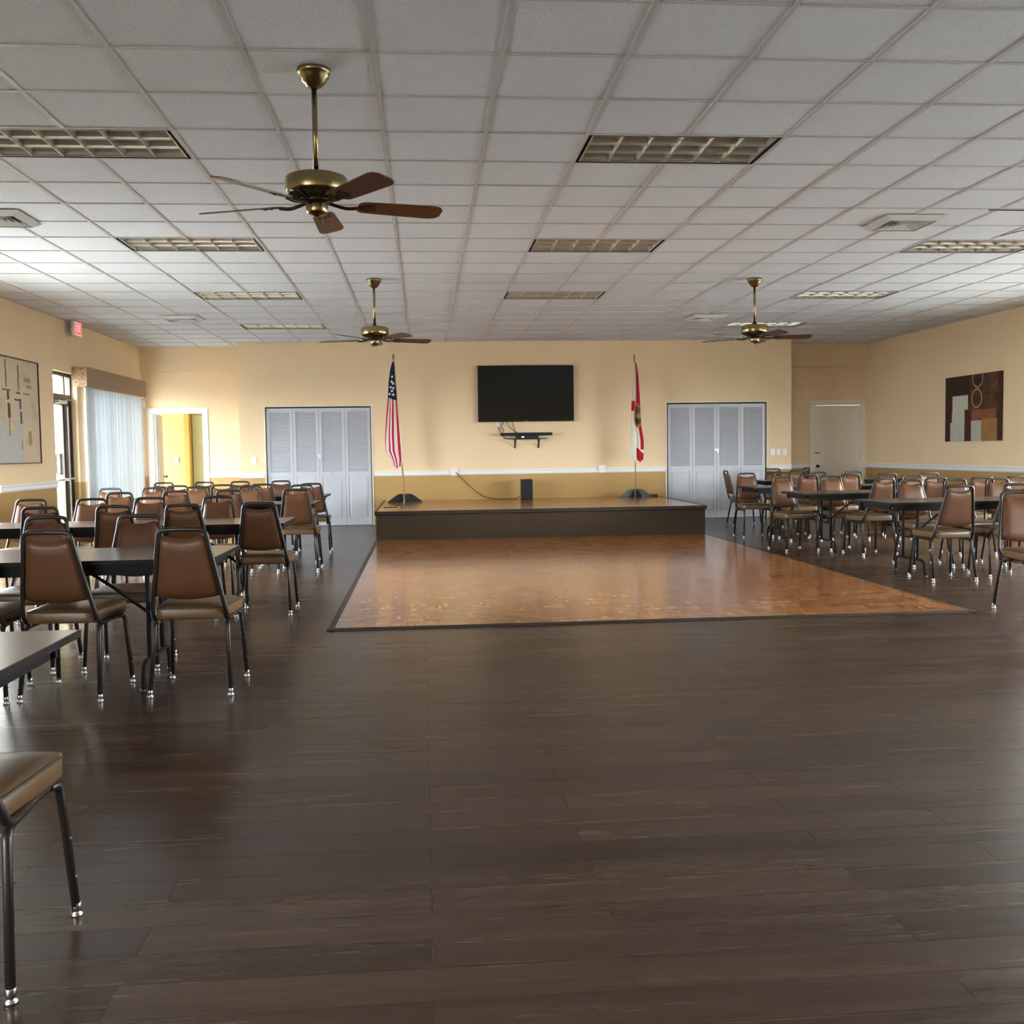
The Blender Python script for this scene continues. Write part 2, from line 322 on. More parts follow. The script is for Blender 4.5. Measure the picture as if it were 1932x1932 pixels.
# ---------------------------------------------------------------- mesh helpers
class MB:
    def __init__(s): s.v = []; s.f = []; s.sm = []; s.mi = []; s.uv = {}
    def add(s, vs, fs, smooth=False, mi=0):
        o = len(s.v); s.v += [tuple(v) for v in vs]
        for f in fs: s.f.append(tuple(i+o for i in f)); s.sm.append(smooth); s.mi.append(mi)
        return s
    def box(s, x0, x1, y0, y1, z0, z1, mi=0):
        return s.add([(x, y, z) for z in (z0, z1) for (x, y) in ((x0, y0), (x1, y0), (x1, y1), (x0, y1))],
                     [(3, 2, 1, 0), (4, 5, 6, 7), (0, 1, 5, 4), (1, 2, 6, 5), (2, 3, 7, 6), (3, 0, 4, 7)], False, mi)
    def cbox(s, x0, x1, y0, y1, z0, z1, c=.004, mi=0):
        """box with a chamfered top and bottom rim"""
        L = [(z0, c), (z0+c, 0), (z1-c, 0), (z1, c)]; vs = []
        for z, i in L: vs += [(x0+i, y0+i, z), (x1-i, y0+i, z), (x1-i, y1-i, z), (x0+i, y1-i, z)]
        fs = [(3, 2, 1, 0), (12, 13, 14, 15)]
        for k in range(3):
            for q in range(4): fs.append((k*4+q, k*4+(q+1) % 4, k*4+4+(q+1) % 4, k*4+4+q))
        return s.add(vs, fs, False, mi)
    def prism(s, pts, n, smooth=False, mi=0):
        """extrude polygon pts (3d) by vector n"""
        k = len(pts); n = Vector(n); vs = [Vector(p) for p in pts]; vs += [p+n for p in vs]
        fs = [tuple(reversed(range(k))), tuple(range(k, 2*k))]+[(i, (i+1) % k, k+(i+1) % k, k+i) for i in range(k)]
        return s.add(vs, fs, smooth, mi)
    def tube(s, path, r, seg=10, cap=True, mi=0, ry=None):
        P = [Vector(p) for p in path]; n = len(P); R = r if isinstance(r, (list, tuple)) else [r]*n
        tan = [(P[min(i+1, n-1)]-P[max(i-1, 0)]).normalized() for i in range(n)]
        a = Vector((0, 0, 1)) if abs(tan[0].z) < .9 else Vector((1, 0, 0))
        nv = (a-tan[0]*a.dot(tan[0])).normalized(); vs = []
        for i in range(n):
            nv = (nv-tan[i]*nv.dot(tan[i])).normalized(); b = tan[i].cross(nv)
            for k in range(seg):
                t = 2*PI*k/seg; vs.append(P[i]+(nv*math.cos(t)+b*math.sin(t))*R[i])
        fs = [(i*seg+k, i*seg+(k+1) % seg, (i+1)*seg+(k+1) % seg, (i+1)*seg+k) for i in range(n-1) for k in range(seg)]
        s.add(vs, fs, True, mi)
        if cap:
            o = len(s.v)-len(vs)
            s.f.append(tuple(o+k for k in reversed(range(seg)))); s.sm.append(False); s.mi.append(mi)
            s.f.append(tuple(o+(n-1)*seg+k for k in range(seg))); s.sm.append(False); s.mi.append(mi)
        return s
    def lathe(s, prof, c=(0, 0, 0), seg=24, mi=0, smooth=True):
        vs = []; n = len(prof)
        for (r, z) in prof:
            for k in range(seg):
                t = 2*PI*k/seg; vs.append((c[0]+r*math.cos(t), c[1]+r*math.sin(t), c[2]+z))
        fs = [(i*seg+k, i*seg+(k+1) % seg, (i+1)*seg+(k+1) % seg, (i+1)*seg+k) for i in range(n-1) for k in range(seg)]
        s.add(vs, fs, smooth, mi)
        o = len(s.v)-len(vs)
        s.f.append(tuple(o+k for k in reversed(range(seg)))); s.sm.append(False); s.mi.append(mi)
        s.f.append(tuple(o+(n-1)*seg+k for k in range(seg))); s.sm.append(False); s.mi.append(mi)
        return s
    def mesh(s, name, mats):
        me = bpy.data.meshes.new(name); me.from_pydata(s.v, [], s.f)
        for mm in (mats if isinstance(mats, (list, tuple)) else [mats]): me.materials.append(M[mm])
        me.polygons.foreach_set('use_smooth', s.sm); me.polygons.foreach_set('material_index', s.mi)
        bm = bmesh.new(); bm.from_mesh(me); bmesh.ops.recalc_face_normals(bm, faces=bm.faces); bm.to_mesh(me); bm.free()
        me.update(); return me
    def build(s, name, mats, parent=None):
        return link(name, s.mesh(name, mats), parent)

def link(name, me, parent=None):
    o = bpy.data.objects.new(name, me); C.objects.link(o)
    if parent is not None: o.parent = parent
    return o
def tag(o, label, cat, group=None):
    o['label'] = label; o['category'] = cat
    if group: o['group'] = group
    return o
def struct(o): o['kind'] = 'structure'; return o
def thing(name, loc, label, cat, group=None, rz=0.0):
    o = bpy.data.objects.new(name, None); C.objects.link(o); o.empty_display_size = .1
    o.location = loc; o.rotation_euler = (0, 0, rz); return tag(o, label, cat, group)
KIDS = {}
def copy_tree(o, parent=None):
    c = o.copy(); C.objects.link(c)
    if parent is not None: c.parent = parent
    for ch in list(o.children): copy_tree(ch, c)
    return c
def fillet(pts, rad, n=5):
    P = [Vector(p) for p in pts]; out = [P[0]]
    for i in range(1, len(P)-1):
        a, b, c = P[i-1], P[i], P[i+1]; r = rad[i] if isinstance(rad, (list, tuple)) else rad
        d1 = (a-b); d2 = (c-b); l = min(r, d1.length*.49, d2.length*.49); p1 = b+d1.normalized()*l; p2 = b+d2.normalized()*l
        for k in range(n+1):
            t = k/n; out.append(p1*(1-t)**2+b*2*t*(1-t)+p2*t*t)
    out.append(P[-1]); return out
def smooth_curve(pts, n=8):
    P = [Vector(p) for p in pts]; P = [P[0]*2-P[1]]+P+[P[-1]*2-P[-2]]; out = []
    for i in range(1, len(P)-2):
        for k in range(n):
            t = k/n; a, b, c, d = P[i-1:i+3]
            out.append(.5*((2*b)+(c-a)*t+(2*a-5*b+4*c-d)*t*t+(3*b-a-3*c+d)*t**3))
    out.append(P[-2]); return out

# ---------------------------------------------------------------- floor
Y0P, NROW = 1.52, 37
Y1P = Y0P+NROW*.152; X0P, X1P = -4.40, 4.88
fl = MB()
def top(x0, x1, y0, y1, z): fl.add([(x0, y0, z), (x1, y0, z), (x1, y1, z), (x0, y1, z)], [(0, 1, 2, 3)])
fx0, fx1, fy0, fy1 = XL-WT, XR+WT, YB-WT, YR+.1
top(fx0, fx1, fy0, Y0P, 0); top(fx0, fx1, Y1P, fy1, 0); top(fx0, X0P, Y0P, Y1P, 0); top(X1P, fx1, Y0P, Y1P, 0); top(X0P, X1P, Y0P, Y1P, -.012)
fl.add([(fx0, fy0, -.1), (fx1, fy0, -.1), (fx1, fy1, -.1), (fx0, fy1, -.1)], [(3, 2, 1, 0)])
floor = struct(link('floor', fl.mesh('floor', 'plank')))
g = .0003
full = MB().cbox(g, 1.22-g, g, .152-g, -.011, 0, .0005).mesh('plank', 'plank')
part = MB().cbox(g, .74-g, g, .152-g, -.011, 0, .0005).mesh('plank', 'plank')
for r in range(NROW):
    ri = round(Y0P/.152)+r; y = ri*.152
    if ri % 2 == 0: row = [(-4.40, part)]+[(-3.66+1.22*k, full) for k in range(7)]
    else: row = [(-4.40+1.22*k, full) for k in range(7)]+[(4.14, part)]
    for x, me in row:
        o = link('plank', me, floor); o.location = (x, y, 0)

# dance floor and stage
DX0, DX1, DY0, DY1 = -.697, 4.067, 7.2387, 14.54
df = thing('dance_floor', ((DX0+DX1)/2, (DY0+DY1)/2, 0), 'glossy orange parquet dance floor laid in front of the stage', 'dance floor')
ox, oy = df.location.x, df.location.y
MB().box(DX0-ox+.05, DX1-ox-.05, DY0-oy+.05, DY1-oy, .001, .013).build('parquet_field', 'parquet', df)
def edge(x0, x1, y0, y1, a):
    # bevelled strip, low on the outer side
    b = MB()
    if a == 'l': P = [(x0, y0, .001), (x1, y0, .001), (x1, y0, .015), (x0, y0, .004)]; n = (0, y1-y0, 0)
    if a == 'r': P = [(x0, y0, .001), (x1, y0, .001), (x1, y0, .004), (x0, y0, .015)]; n = (0, y1-y0, 0)
    if a == 'f': P = [(x0, y0, .001), (x0, y1, .001), (x0, y1, .015), (x0, y0, .004)]; n = (x1-x0, 0, 0)
    b.prism(P, n).build('edge_strip', 'nosing', df)
edge(DX0-ox, DX0-ox+.05, DY0-oy, DY1-oy, 'l'); edge(DX1-ox-.05, DX1-ox, DY0-oy, DY1-oy, 'r'); edge(DX0-ox, DX1-ox, DY0-oy, DY0-oy+.05, 'f')

ST = .415
st = thing('stage', ((DX0+DX1)/2, (DY1+YM)/2, 0), 'low wooden stage with brown carpeted front against the back wall', 'stage')
sx, sy = st.location.x, st.location.y
MB().box(DX0-sx+.02, DX1-sx-.02, DY1-sy+.03, YM-sy-.005, 0, ST-.045).build('carpeted_skirt', 'carpet', st)
MB().cbox(DX0-sx+.03, DX1-sx-.03, DY1-sy+.04, YM-sy-.005, ST-.045, ST, .004).build('stage_top', 'parquet', st)
for nm, bx in (('nosing', (DX0-sx, DX1-sx, DY1-sy, DY1-sy+.04)), ('nosing', (DX0-sx, DX0-sx+.03, DY1-sy+.04, YM-sy-.005)), ('nosing', (DX1-sx-.03, DX1-sx, DY1-sy+.04, YM-sy-.005))):
    MB().cbox(*bx, ST-.05, ST+.003, .006).build(nm, 'nosing', st)
MB().box(DX0-sx+.05, DX1-sx-.05, YM-sy-.03, YM-sy-.006, ST, ST+.025).build('rear_moulding', 'goldpole', st)

# ---------------------------------------------------------------- walls
def wall_with_holes(name, axis, at, thick, a0, a1, z0, z1, holes, mat='wall'):
    """wall plane; axis 'x' = plane of constant x running along y; thick is signed, away from the room"""
    b = MB(); hs = sorted(holes)
    def put(p0, p1, q0, q1):
        if p1-p0 < 1e-4 or q1-q0 < 1e-4: return
        lo, hi = min(at, at+thick), max(at, at+thick)
        if axis == 'x': b.box(lo, hi, p0, p1, q0, q1)
        else: b.box(p0, p1, lo, hi, q0, q1)
    cur = a0
    for (h0, h1, q0, q1) in hs:
        put(cur, h0, z0, z1); put(h0, h1, z0, q0); put(h0, h1, q1, z1); cur = h1
    put(cur, a1, z0, z1)
    return struct(b.build(name, mat))
ZT = CEIL+.02
wall_with_holes('wall_left', 'x', XL, -WT, YB-WT, YR+.15, 0, ZT, [DOOR_L, WIN_L, ADDED_WIN_L2, ADDED_WIN_L3])
wall_with_holes('wall_right', 'x', XR, WT, YB-WT, YR+.15, 0, ZT, WIN_R)
wall_with_holes('wall_rear', 'y', YB, -WT, XL, XR, 0, ZT, ADDED_WIN_B)
DR_L = (-4.75, -3.87, 0.0, 2.0); DR_R = (7.27, 8.17, 0.0, 2.02)
wall_with_holes('wall_recess', 'y', YR, .15, XL, XR, 0, ZT, [DR_L, DR_R])
CL1, CL2 = (-2.665, -.880, 0.0, 2.045), (4.282, 6.090, 0.0, 2.045)
WX0, WX1 = -3.097, 6.531
mw = MB()
lo, hi = YM, YR-.002
for (a, b_, c, d) in ((WX0, CL1[0], 0, ZT), (CL1[0], CL1[1], CL1[3], ZT), (CL1[1], CL2[0], 0, ZT), (CL2[0], CL2[1], CL2[3], ZT), (CL2[1], WX1, 0, ZT)):
    mw.box(a, b_, lo, hi, c, d)
struct(mw.build('wall_back', 'wall'))
sof = MB().box(XL+.002, WX0-.002, YR-.09, YR-.001, 2.72, ZT).box(WX1+.002, XR-.002, YR-.09, YR-.001, 2.72, ZT)
struct(sof.build('trim_9', 'wall'))
# chair rails
RZ0, RZ1 = .84, .925
def rail(name, P0, P1, nrm):
    P0, P1, n = Vector(P0), Vector(P1), Vector(nrm)
    prof = [(0, RZ0), (.012, RZ0), (.022, RZ0+.018), (.016, RZ0+.03), (.016, RZ1-.03), (.026, RZ1-.016), (.026, RZ1), (0, RZ1)]
    pts = [(P0.x+n.x*(d+.001), P0.y+n.y*(d+.001), z) for d, z in prof]
    struct(MB().prism(pts, P1-P0).build(name, 'white'))
rail('trim_1', (CL1[1]+.03, YM, 0), (CL2[0]-.03, YM, 0), (0, -1, 0))
rail('trim_2', (WX0, YM, 0), (CL1[0]-.03, YM, 0), (0, -1, 0))
rail('trim_3', (CL2[1]+.03, YM, 0), (WX1, YM, 0), (0, -1, 0))
rail('trim_4', (XL+.03, YR, 0), (-4.87, YR, 0), (0, -1, 0))
rail('trim_5', (-3.79, YR, 0), (WX0-.002, YR, 0), (0, -1, 0))
rail('trim_6', (WX1+.002, YR, 0), (7.17, YR, 0), (0, -1, 0))
rail('trim_7', (XL, 12.40, 0), (XL, DOOR_L[0]-.001, 0), (1, 0, 0))
rail('trim_8', (XR, 12.95, 0), (XR, YR-.03, 0), (-1, 0, 0))
# baseboards
def base(name, x0, x1, y0, y1): struct(MB().cbox(x0, x1, y0, y1, 0, .10, .004).build(name, 'nosing'))
base('baseboard_right', XR-.012, XR-.0005, YB, YR-.02); base('baseboard_left', XL+.0005, XL+.012, ADDED_WIN_L2[1], DOOR_L[0])

# ---------------------------------------------------------------- ceiling
ceil = struct(MB().box(XL-WT, XR+WT, YB-WT, YR+.15, 3.32, 3.40).build('ceiling', 'plenum'))
i0, i1 = math.floor((XL-GX)/T), math.ceil((XR-GX)/T)
j0, j1 = math.floor((YB-GY)/T), math.ceil((YR-GY)/T)
LIGHTS = [(-4, 0), (-4, 5), (-4, 10), (-4, 15), (2, 0), (2, 5), (2, 10), (8, 5), (8, 10), (8, 15), (8, 0), (-4, -5), (2, -5), (8, -5)]
taken = {(i+d, j) for (i, j) in LIGHTS for d in (0, 1)}
def project(p):
    d = Vector(p)-Vector((0, 0, CAMZ)); w = d.dot(fw)
    if w < .1: return None
    return 966+F_PX*d.dot(rt)/w, 966-F_PX*d.dot(up)/w, w
tiles = []
for i in range(i0, i1):
    for j in range(j0, j1):
        if (i, j) in taken: continue
        x0, x1 = max(GX+i*T, XL), min(GX+(i+1)*T, XR); y0, y1 = max(GY+j*T, YB), min(GY+(j+1)*T, YR)
        if x1-x0 < .03 or y1-y0 < .03: continue
        q = project(((x0+x1)/2, (y0+y1)/2, CEIL)); sc = 0
        if q and -120 < q[0] < 2052 and -40 < q[1] < 1932: sc = (x1-x0)*(y1-y0)/q[2]**3
        tiles.append((sc, x0, x1, y0, y1))
tiles.sort(reverse=True)
tz = CEIL+.004; tile_full = None; rest = MB(); cut = {}
for k, (sc, x0, x1, y0, y1) in enumerate(tiles):
    w, d = x1-x0, y1-y0
    if k < 300 and sc > 0:
        key = (round(w, 3), round(d, 3))
        if key not in cut: cut[key] = MB().cbox(.004, w-.004, .004, d-.004, 0, .016, .003).mesh('ceiling_tile', 'tile')
        o = link('ceiling_tile', cut[key], ceil); o.location = (x0, y0, tz+random.uniform(-.0006, .0010))
    else: rest.box(x0+.004, x1-.004, y0+.004, y1-.004, tz, tz+.016)
ro = rest.build('ceiling_tile', 'tile', ceil); ro['kind'] = 'stuff'
bw = .012
runner = MB().box(-bw, bw, YB, YR, CEIL-.003, CEIL+.003).box(-.0015, .0015, YB, YR, CEIL+.003, CEIL+.03).mesh('main_runner', 'tbar')
for i in range(i0+1, i1):
    x = GX+i*T
    if XL+.02 < x < XR-.02 and not any(a+1 == i for (a, _) in LIGHTS): o = link('main_runner', runner, ceil); o.location = (x, 0, 0)
for i in sorted({a+1 for (a, _) in LIGHTS}):          # runners interrupted by the light fixtures
    x = GX+i*T; ys = [YB]; b = MB()
    for (a, j) in sorted(LIGHTS, key=lambda q: q[1]):
        if a+1 == i: ys += [GY+j*T-bw, GY+(j+1)*T+bw]
    ys.append(YR)
    for q in range(0, len(ys), 2):
        if ys[q+1] > ys[q]: b.box(x-bw, x+bw, ys[q], ys[q+1], CEIL-.003, CEIL+.003)
    b.build('main_runner', 'tbar', ceil)
tee = MB().box(XL, XR, -.010, .010, CEIL-.0022, CEIL+.003).box(XL, XR, -.0015, .0015, CEIL+.003, CEIL+.028).mesh('cross_tee', 'tbar')
for j in range(j0+1, j1):
    y = GY+j*T
    if YB < y < YR: o = link('cross_tee', tee, ceil); o.location = (0, y, 0)
wa = MB().box(XL, XL+.02, YB, YR, CEIL-.003, CEIL+.002).box(XR-.02, XR, YB, YR, CEIL-.003, CEIL+.002)
wa.box(XL, XR, YB, YB+.02, CEIL-.003, CEIL+.002).box(WX0-.02, WX1+.02, YM-.02, YM, CEIL-.003, CEIL+.002)
wa.build('wall_angle', 'tbar', ceil)

# ---------------------------------------------------------------- parabolic ceiling lights
def make_light():
    root = thing('ceiling_light', (0, 0, 0), 'x', 'light', 'recessed louvered ceiling lights')
    W, D, H = 2*T-.024, T-.024, .115      # clear opening, centred on origin; z=0 is the ceiling plane
    hw, hd = W/2, D/2
    b = MB()
    for (x0, x1, y0, y1) in ((-hw, -hw+.006, -hd, hd), (hw-.006, hw, -hd, hd), (-hw, hw, -hd, -hd+.006), (-hw, hw, hd-.006, hd)):
        b.box(x0, x1, y0, y1, -.002, H)
    b.box(-hw, hw, -hd, hd, H, H+.006); b.build('housing', 'gap', root)
    b = MB(); e = .022
    for (x0, x1, y0, y1) in ((-hw+e, -hw+e+.012, -hd+e, hd-.010), (hw-e-.012, hw-e, -hd+e, hd-.010), (-hw+e, hw-e, -hd+e, -hd+e+.008), (-hw+e, hw-e, hd-.018, hd-.010)):
        b.box(x0, x1, y0, y1, .001, .010)
    b.build('trim_frame', 'louver', root)
    b = MB(); ix, iy0, iy1 = hw-e-.012, -hd+e+.008, hd-.018
    # curved reflector pan split in three troughs along x
    n = 6; ys = []
    for q in range(3):
        ya, yb = iy0+(iy1-iy0)*q/3, iy0+(iy1-iy0)*(q+1)/3
        for k in range(n+1):
            t = k/n; ys.append((ya+(yb-ya)*t, .012+.085*(1-(2*t-1)**4)))
    vs = [(sx_*ix, y, z) for (y, z) in ys for sx_ in (-1, 1)]
    fs = [(2*k, 2*k+1, 2*k+3, 2*k+2) for k in range(len(ys)-1)]
    b.add(vs, fs, True)
    for q in (-1, 1): b.box(min(q*ix, q*(ix+.004)), max(q*ix, q*(ix+.004)), iy0, iy1, .010, .10)
    b.build('reflector', 'pan', root)
    for q in (1, 2):                       # long louvers
        y = iy0+(iy1-iy0)*q/3
        b = MB().prism([(-ix, y-.010, .072), (-ix, y-.0016, .010), (-ix, y-.0010, .002), (-ix, y+.0010, .002), (-ix, y+.0016, .010), (-ix, y+.010, .072)], (2*ix, 0, 0))
        b.build('long_louver', 'louver', root)
    for q in range(1, 6):                  # cross louvers, V section
        x = -ix+2*ix*q/6
        P = [(x-.024, iy0, .072), (x-.016, iy0, .040), (x-.0035, iy0, .008), (x-.003, iy0, .001), (x+.003, iy0, .001), (x+.0035, iy0, .008), (x+.016, iy0, .040), (x+.024, iy0, .072)]
        MB().prism(P, (0, iy1-iy0, 0)).build('cross_louver', 'louver', root)
    for q in range(3):                     # fluorescent tubes, off
        y = iy0+(iy1-iy0)*(q+.5)/3
        MB().tube([(-ix+.02, y, .083), (ix-.02, y, .083)], .012, 8).build('fluorescent_tube', 'ivory', root)
    return root
lname = {(-4, 0): 'nearest unlit louvered ceiling light in the left row, cut by the frame', (-4, 5): 'second unlit louvered ceiling light in the left row',
         (-4, 10): 'third unlit louvered ceiling light in the left row', (-4, 15): 'smallest, farthest unlit louvered ceiling light in the left row',
         (2, 0): 'large near unlit louvered ceiling light in the middle row', (2, 5): 'second unlit louvered ceiling light in the middle row',
         (2, 10): 'farthest unlit louvered ceiling light in the middle row', (8, 5): 'right-row louvered ceiling light cut by the right picture edge',
         (8, 10): 'louvered ceiling light right of the right far fan', (8, 15): 'farthest right-row louvered ceiling light behind the right far fan'}
L0 = make_light(); first = True
for (i, j) in LIGHTS:
    if (i, j) not in lname: continue
    o = L0 if first else copy_tree(L0); first = False
    o.location = (GX+(i+1)*T, GY+(j+.5)*T, CEIL); o['label'] = lname[(i, j)]
# fixtures never in view still close their ceiling bays
for (i, j) in LIGHTS:
    if (i, j) not in lname:
        x, y = GX+(i+1)*T, GY+(j+.5)*T
        o = MB().box(x-T+.005, x+T-.005, y-T/2+.005, y+T/2-.005, CEIL+.004, CEIL+.02).build('ceiling_tile', 'tile', ceil); o['kind'] = 'stuff'

# ---------------------------------------------------------------- air vents
def make_vent():
    root = thing('air_vent', (0, 0, 0), 'x', 'vent', 'ceiling air vents')
    R = .255
    def ring(a0, z0, a1, z1, t):
        b = MB()
        o_ = [(-a0, -a0, z0), (a0, -a0, z0), (a0, a0, z0), (-a0, a0, z0)]; i_ = [(-a1, -a1, z1), (a1, -a1, z1), (a1, a1, z1), (-a1, a1, z1)]
        vs = o_+i_+[(x, y, z+t) for (x, y, z) in o_+i_]
        fs = []
        for k in range(4):
            n = (k+1) % 4
            fs += [(k, n, 4+n, 4+k), (8+k, 12+k, 12+n, 8+n), (k, 8+k, 8+n, n), (4+k, 4+n, 12+n, 12+k)]
        return b.add(vs, fs)
    ring(R, -.004, R-.055, -.040, .003).build('flange', 'vent', root)
    MB().box(-R+.01, R-.01, -R+.01, R-.01, -.003, -.0005).build('backing', 'gap', root)
    for k, a in enumerate((.185, .145, .105, .065)):
        ring(a, -.036, a-.028, -.010, .002).build('louver_ring', 'vent', root)
    MB().cbox(-.032, .032, -.032, .032, -.034, -.030, .001).build('centre_plate', 'vent', root)
    return root
V0 = make_vent(); vl = [((-3.29, 8.50), 'square ceiling vent cut by the left picture edge'), ((-3.25, 14.6), 'small far square ceiling vent on the left, above the blinds'),
      ((4.08, 8.51), 'near square ceiling vent on the right, beside the picture-edge fan blade'), ((4.10, 14.68), 'far square ceiling vent left of the right far fan')]
for k, (p, lb) in enumerate(vl):
    o = V0 if k == 0 else copy_tree(V0); o.location = (p[0], p[1], CEIL-.003); o['label'] = lb

# ---------------------------------------------------------------- ceiling fans
def make_fan():
    root = thing('ceiling_fan', (0, 0, 0), 'x', 'fan', 'brass ceiling fans')   # origin at the ceiling, z down negative
    MB().lathe([(.082, 0), (.082, -.012), (.078, -.022), (.074, -.024), (.072, -.040), (.062, -.048), (.058, -.064), (.044, -.072), (.038, -.084), (.020, -.090)]).build('canopy', 'brass', root)
    MB().lathe([(.0135, -.085), (.0135, -.50)], seg=14).build('downrod', 'brass', root)
    MB().lathe([(.022, -.485), (.026, -.492), (.026, -.510), (.020, -.514)], seg=16).build('rod_collar', 'brassdark', root)
    mo = MB().lathe([(.020, -.505), (.120, -.512), (.146, -.522), (.152, -.530), (.152, -.590), (.148, -.600), (.120, -.616), (.080, -.628)], seg=40).build('motor_housing', 'brass', root)
    b = MB()
    for k in range(24):
        a = 2*PI*k/24; c, s = math.cos(a), math.sin(a)
        P = [(c*.085-s*.004, s*.085+c*.004, -.6285), (c*.140-s*.006, s*.140+c*.006, -.6085), (c*.140+s*.006, s*.140-c*.006, -.6085), (c*.085+s*.004, s*.085-c*.004, -.6285)]
        b.prism(P, (0, 0, -.0025))
    v_ = b.build('cooling_slots', 'gap', mo)
    MB().lathe([(.080, -.628), (.076, -.646), (.050, -.650)], seg=24).build('flywheel', 'brassdark', root)
    MB().lathe([(.050, -.648), (.054, -.654), (.054, -.690), (.046, -.702), (.020, -.708), (.008, -.716)], seg=24).build('switch_housing', 'brass', root)
    MB().tube([(.052, -.02, -.69), (.056, -.022, -.75)], .0012, 5).build('pull_chain', 'brass', root)
    out = []                                # blade outline, along +x
    for (x, w) in ((.205, .030), (.215, .046), (.240, .056), (.45, .064), (.585, .068), (.622, .058), (.640, .034)): out.append((x, w))
    poly = [(x, w) for x, w in out]+[(x, -w) for x, w in reversed(out)]
    bl = MB().prism([(x, y, -.003) for x, y in poly], (0, 0, .006)).mesh('blade', 'blade')
    ir = MB().prism([(x, y, -.0065) for x, y in ((.195, -.012), (.255, -.034), (.290, -.030), (.268, -.012), (.300, 0), (.268, .012), (.290, .030), (.255, .034), (.195, .012))], (0, 0, .003))
    ir.tube(smooth_curve([(.062, 0, .008), (.105, 0, -.004), (.150, 0, -.012), (.205, 0, -.006)], 4), .009, 8)
    for (x, y) in ((.262, .024), (.262, -.024), (.285, 0)): ir.lathe([(.007, -.0095), (.007, -.0065)], (x, y, 0), 8)
    irm = ir.mesh('blade_iron', 'brassdark')
    for k in range(5):
        o = link('blade', bl, root); o.location = (0, 0, -.652)
        o.rotation_euler = (math.radians(-13), 0, 2*PI*k/5)
        q = link('blade_iron', irm, o)
    return root
fan0 = make_fan()
fl_ = [((-.50, 5.25), 88, 'large near brass ceiling fan with brown wooden blades'), ((-.50, 11.46), 90, 'small far brass ceiling fan above the left flag'),
       ((3.75, 11.43), 65, 'small far brass ceiling fan on the right, above the louvered closet'), ((3.66, 5.30), 181, 'ceiling fan mostly beyond the right edge, one blade tip showing')]
for k, (p, a, lb) in enumerate(fl_):
    o = fan0 if k == 0 else copy_tree(fan0); o.location = (p[0], p[1], CEIL-.003); o.rotation_euler = (0, 0, math.radians(a)); o['label'] = lb

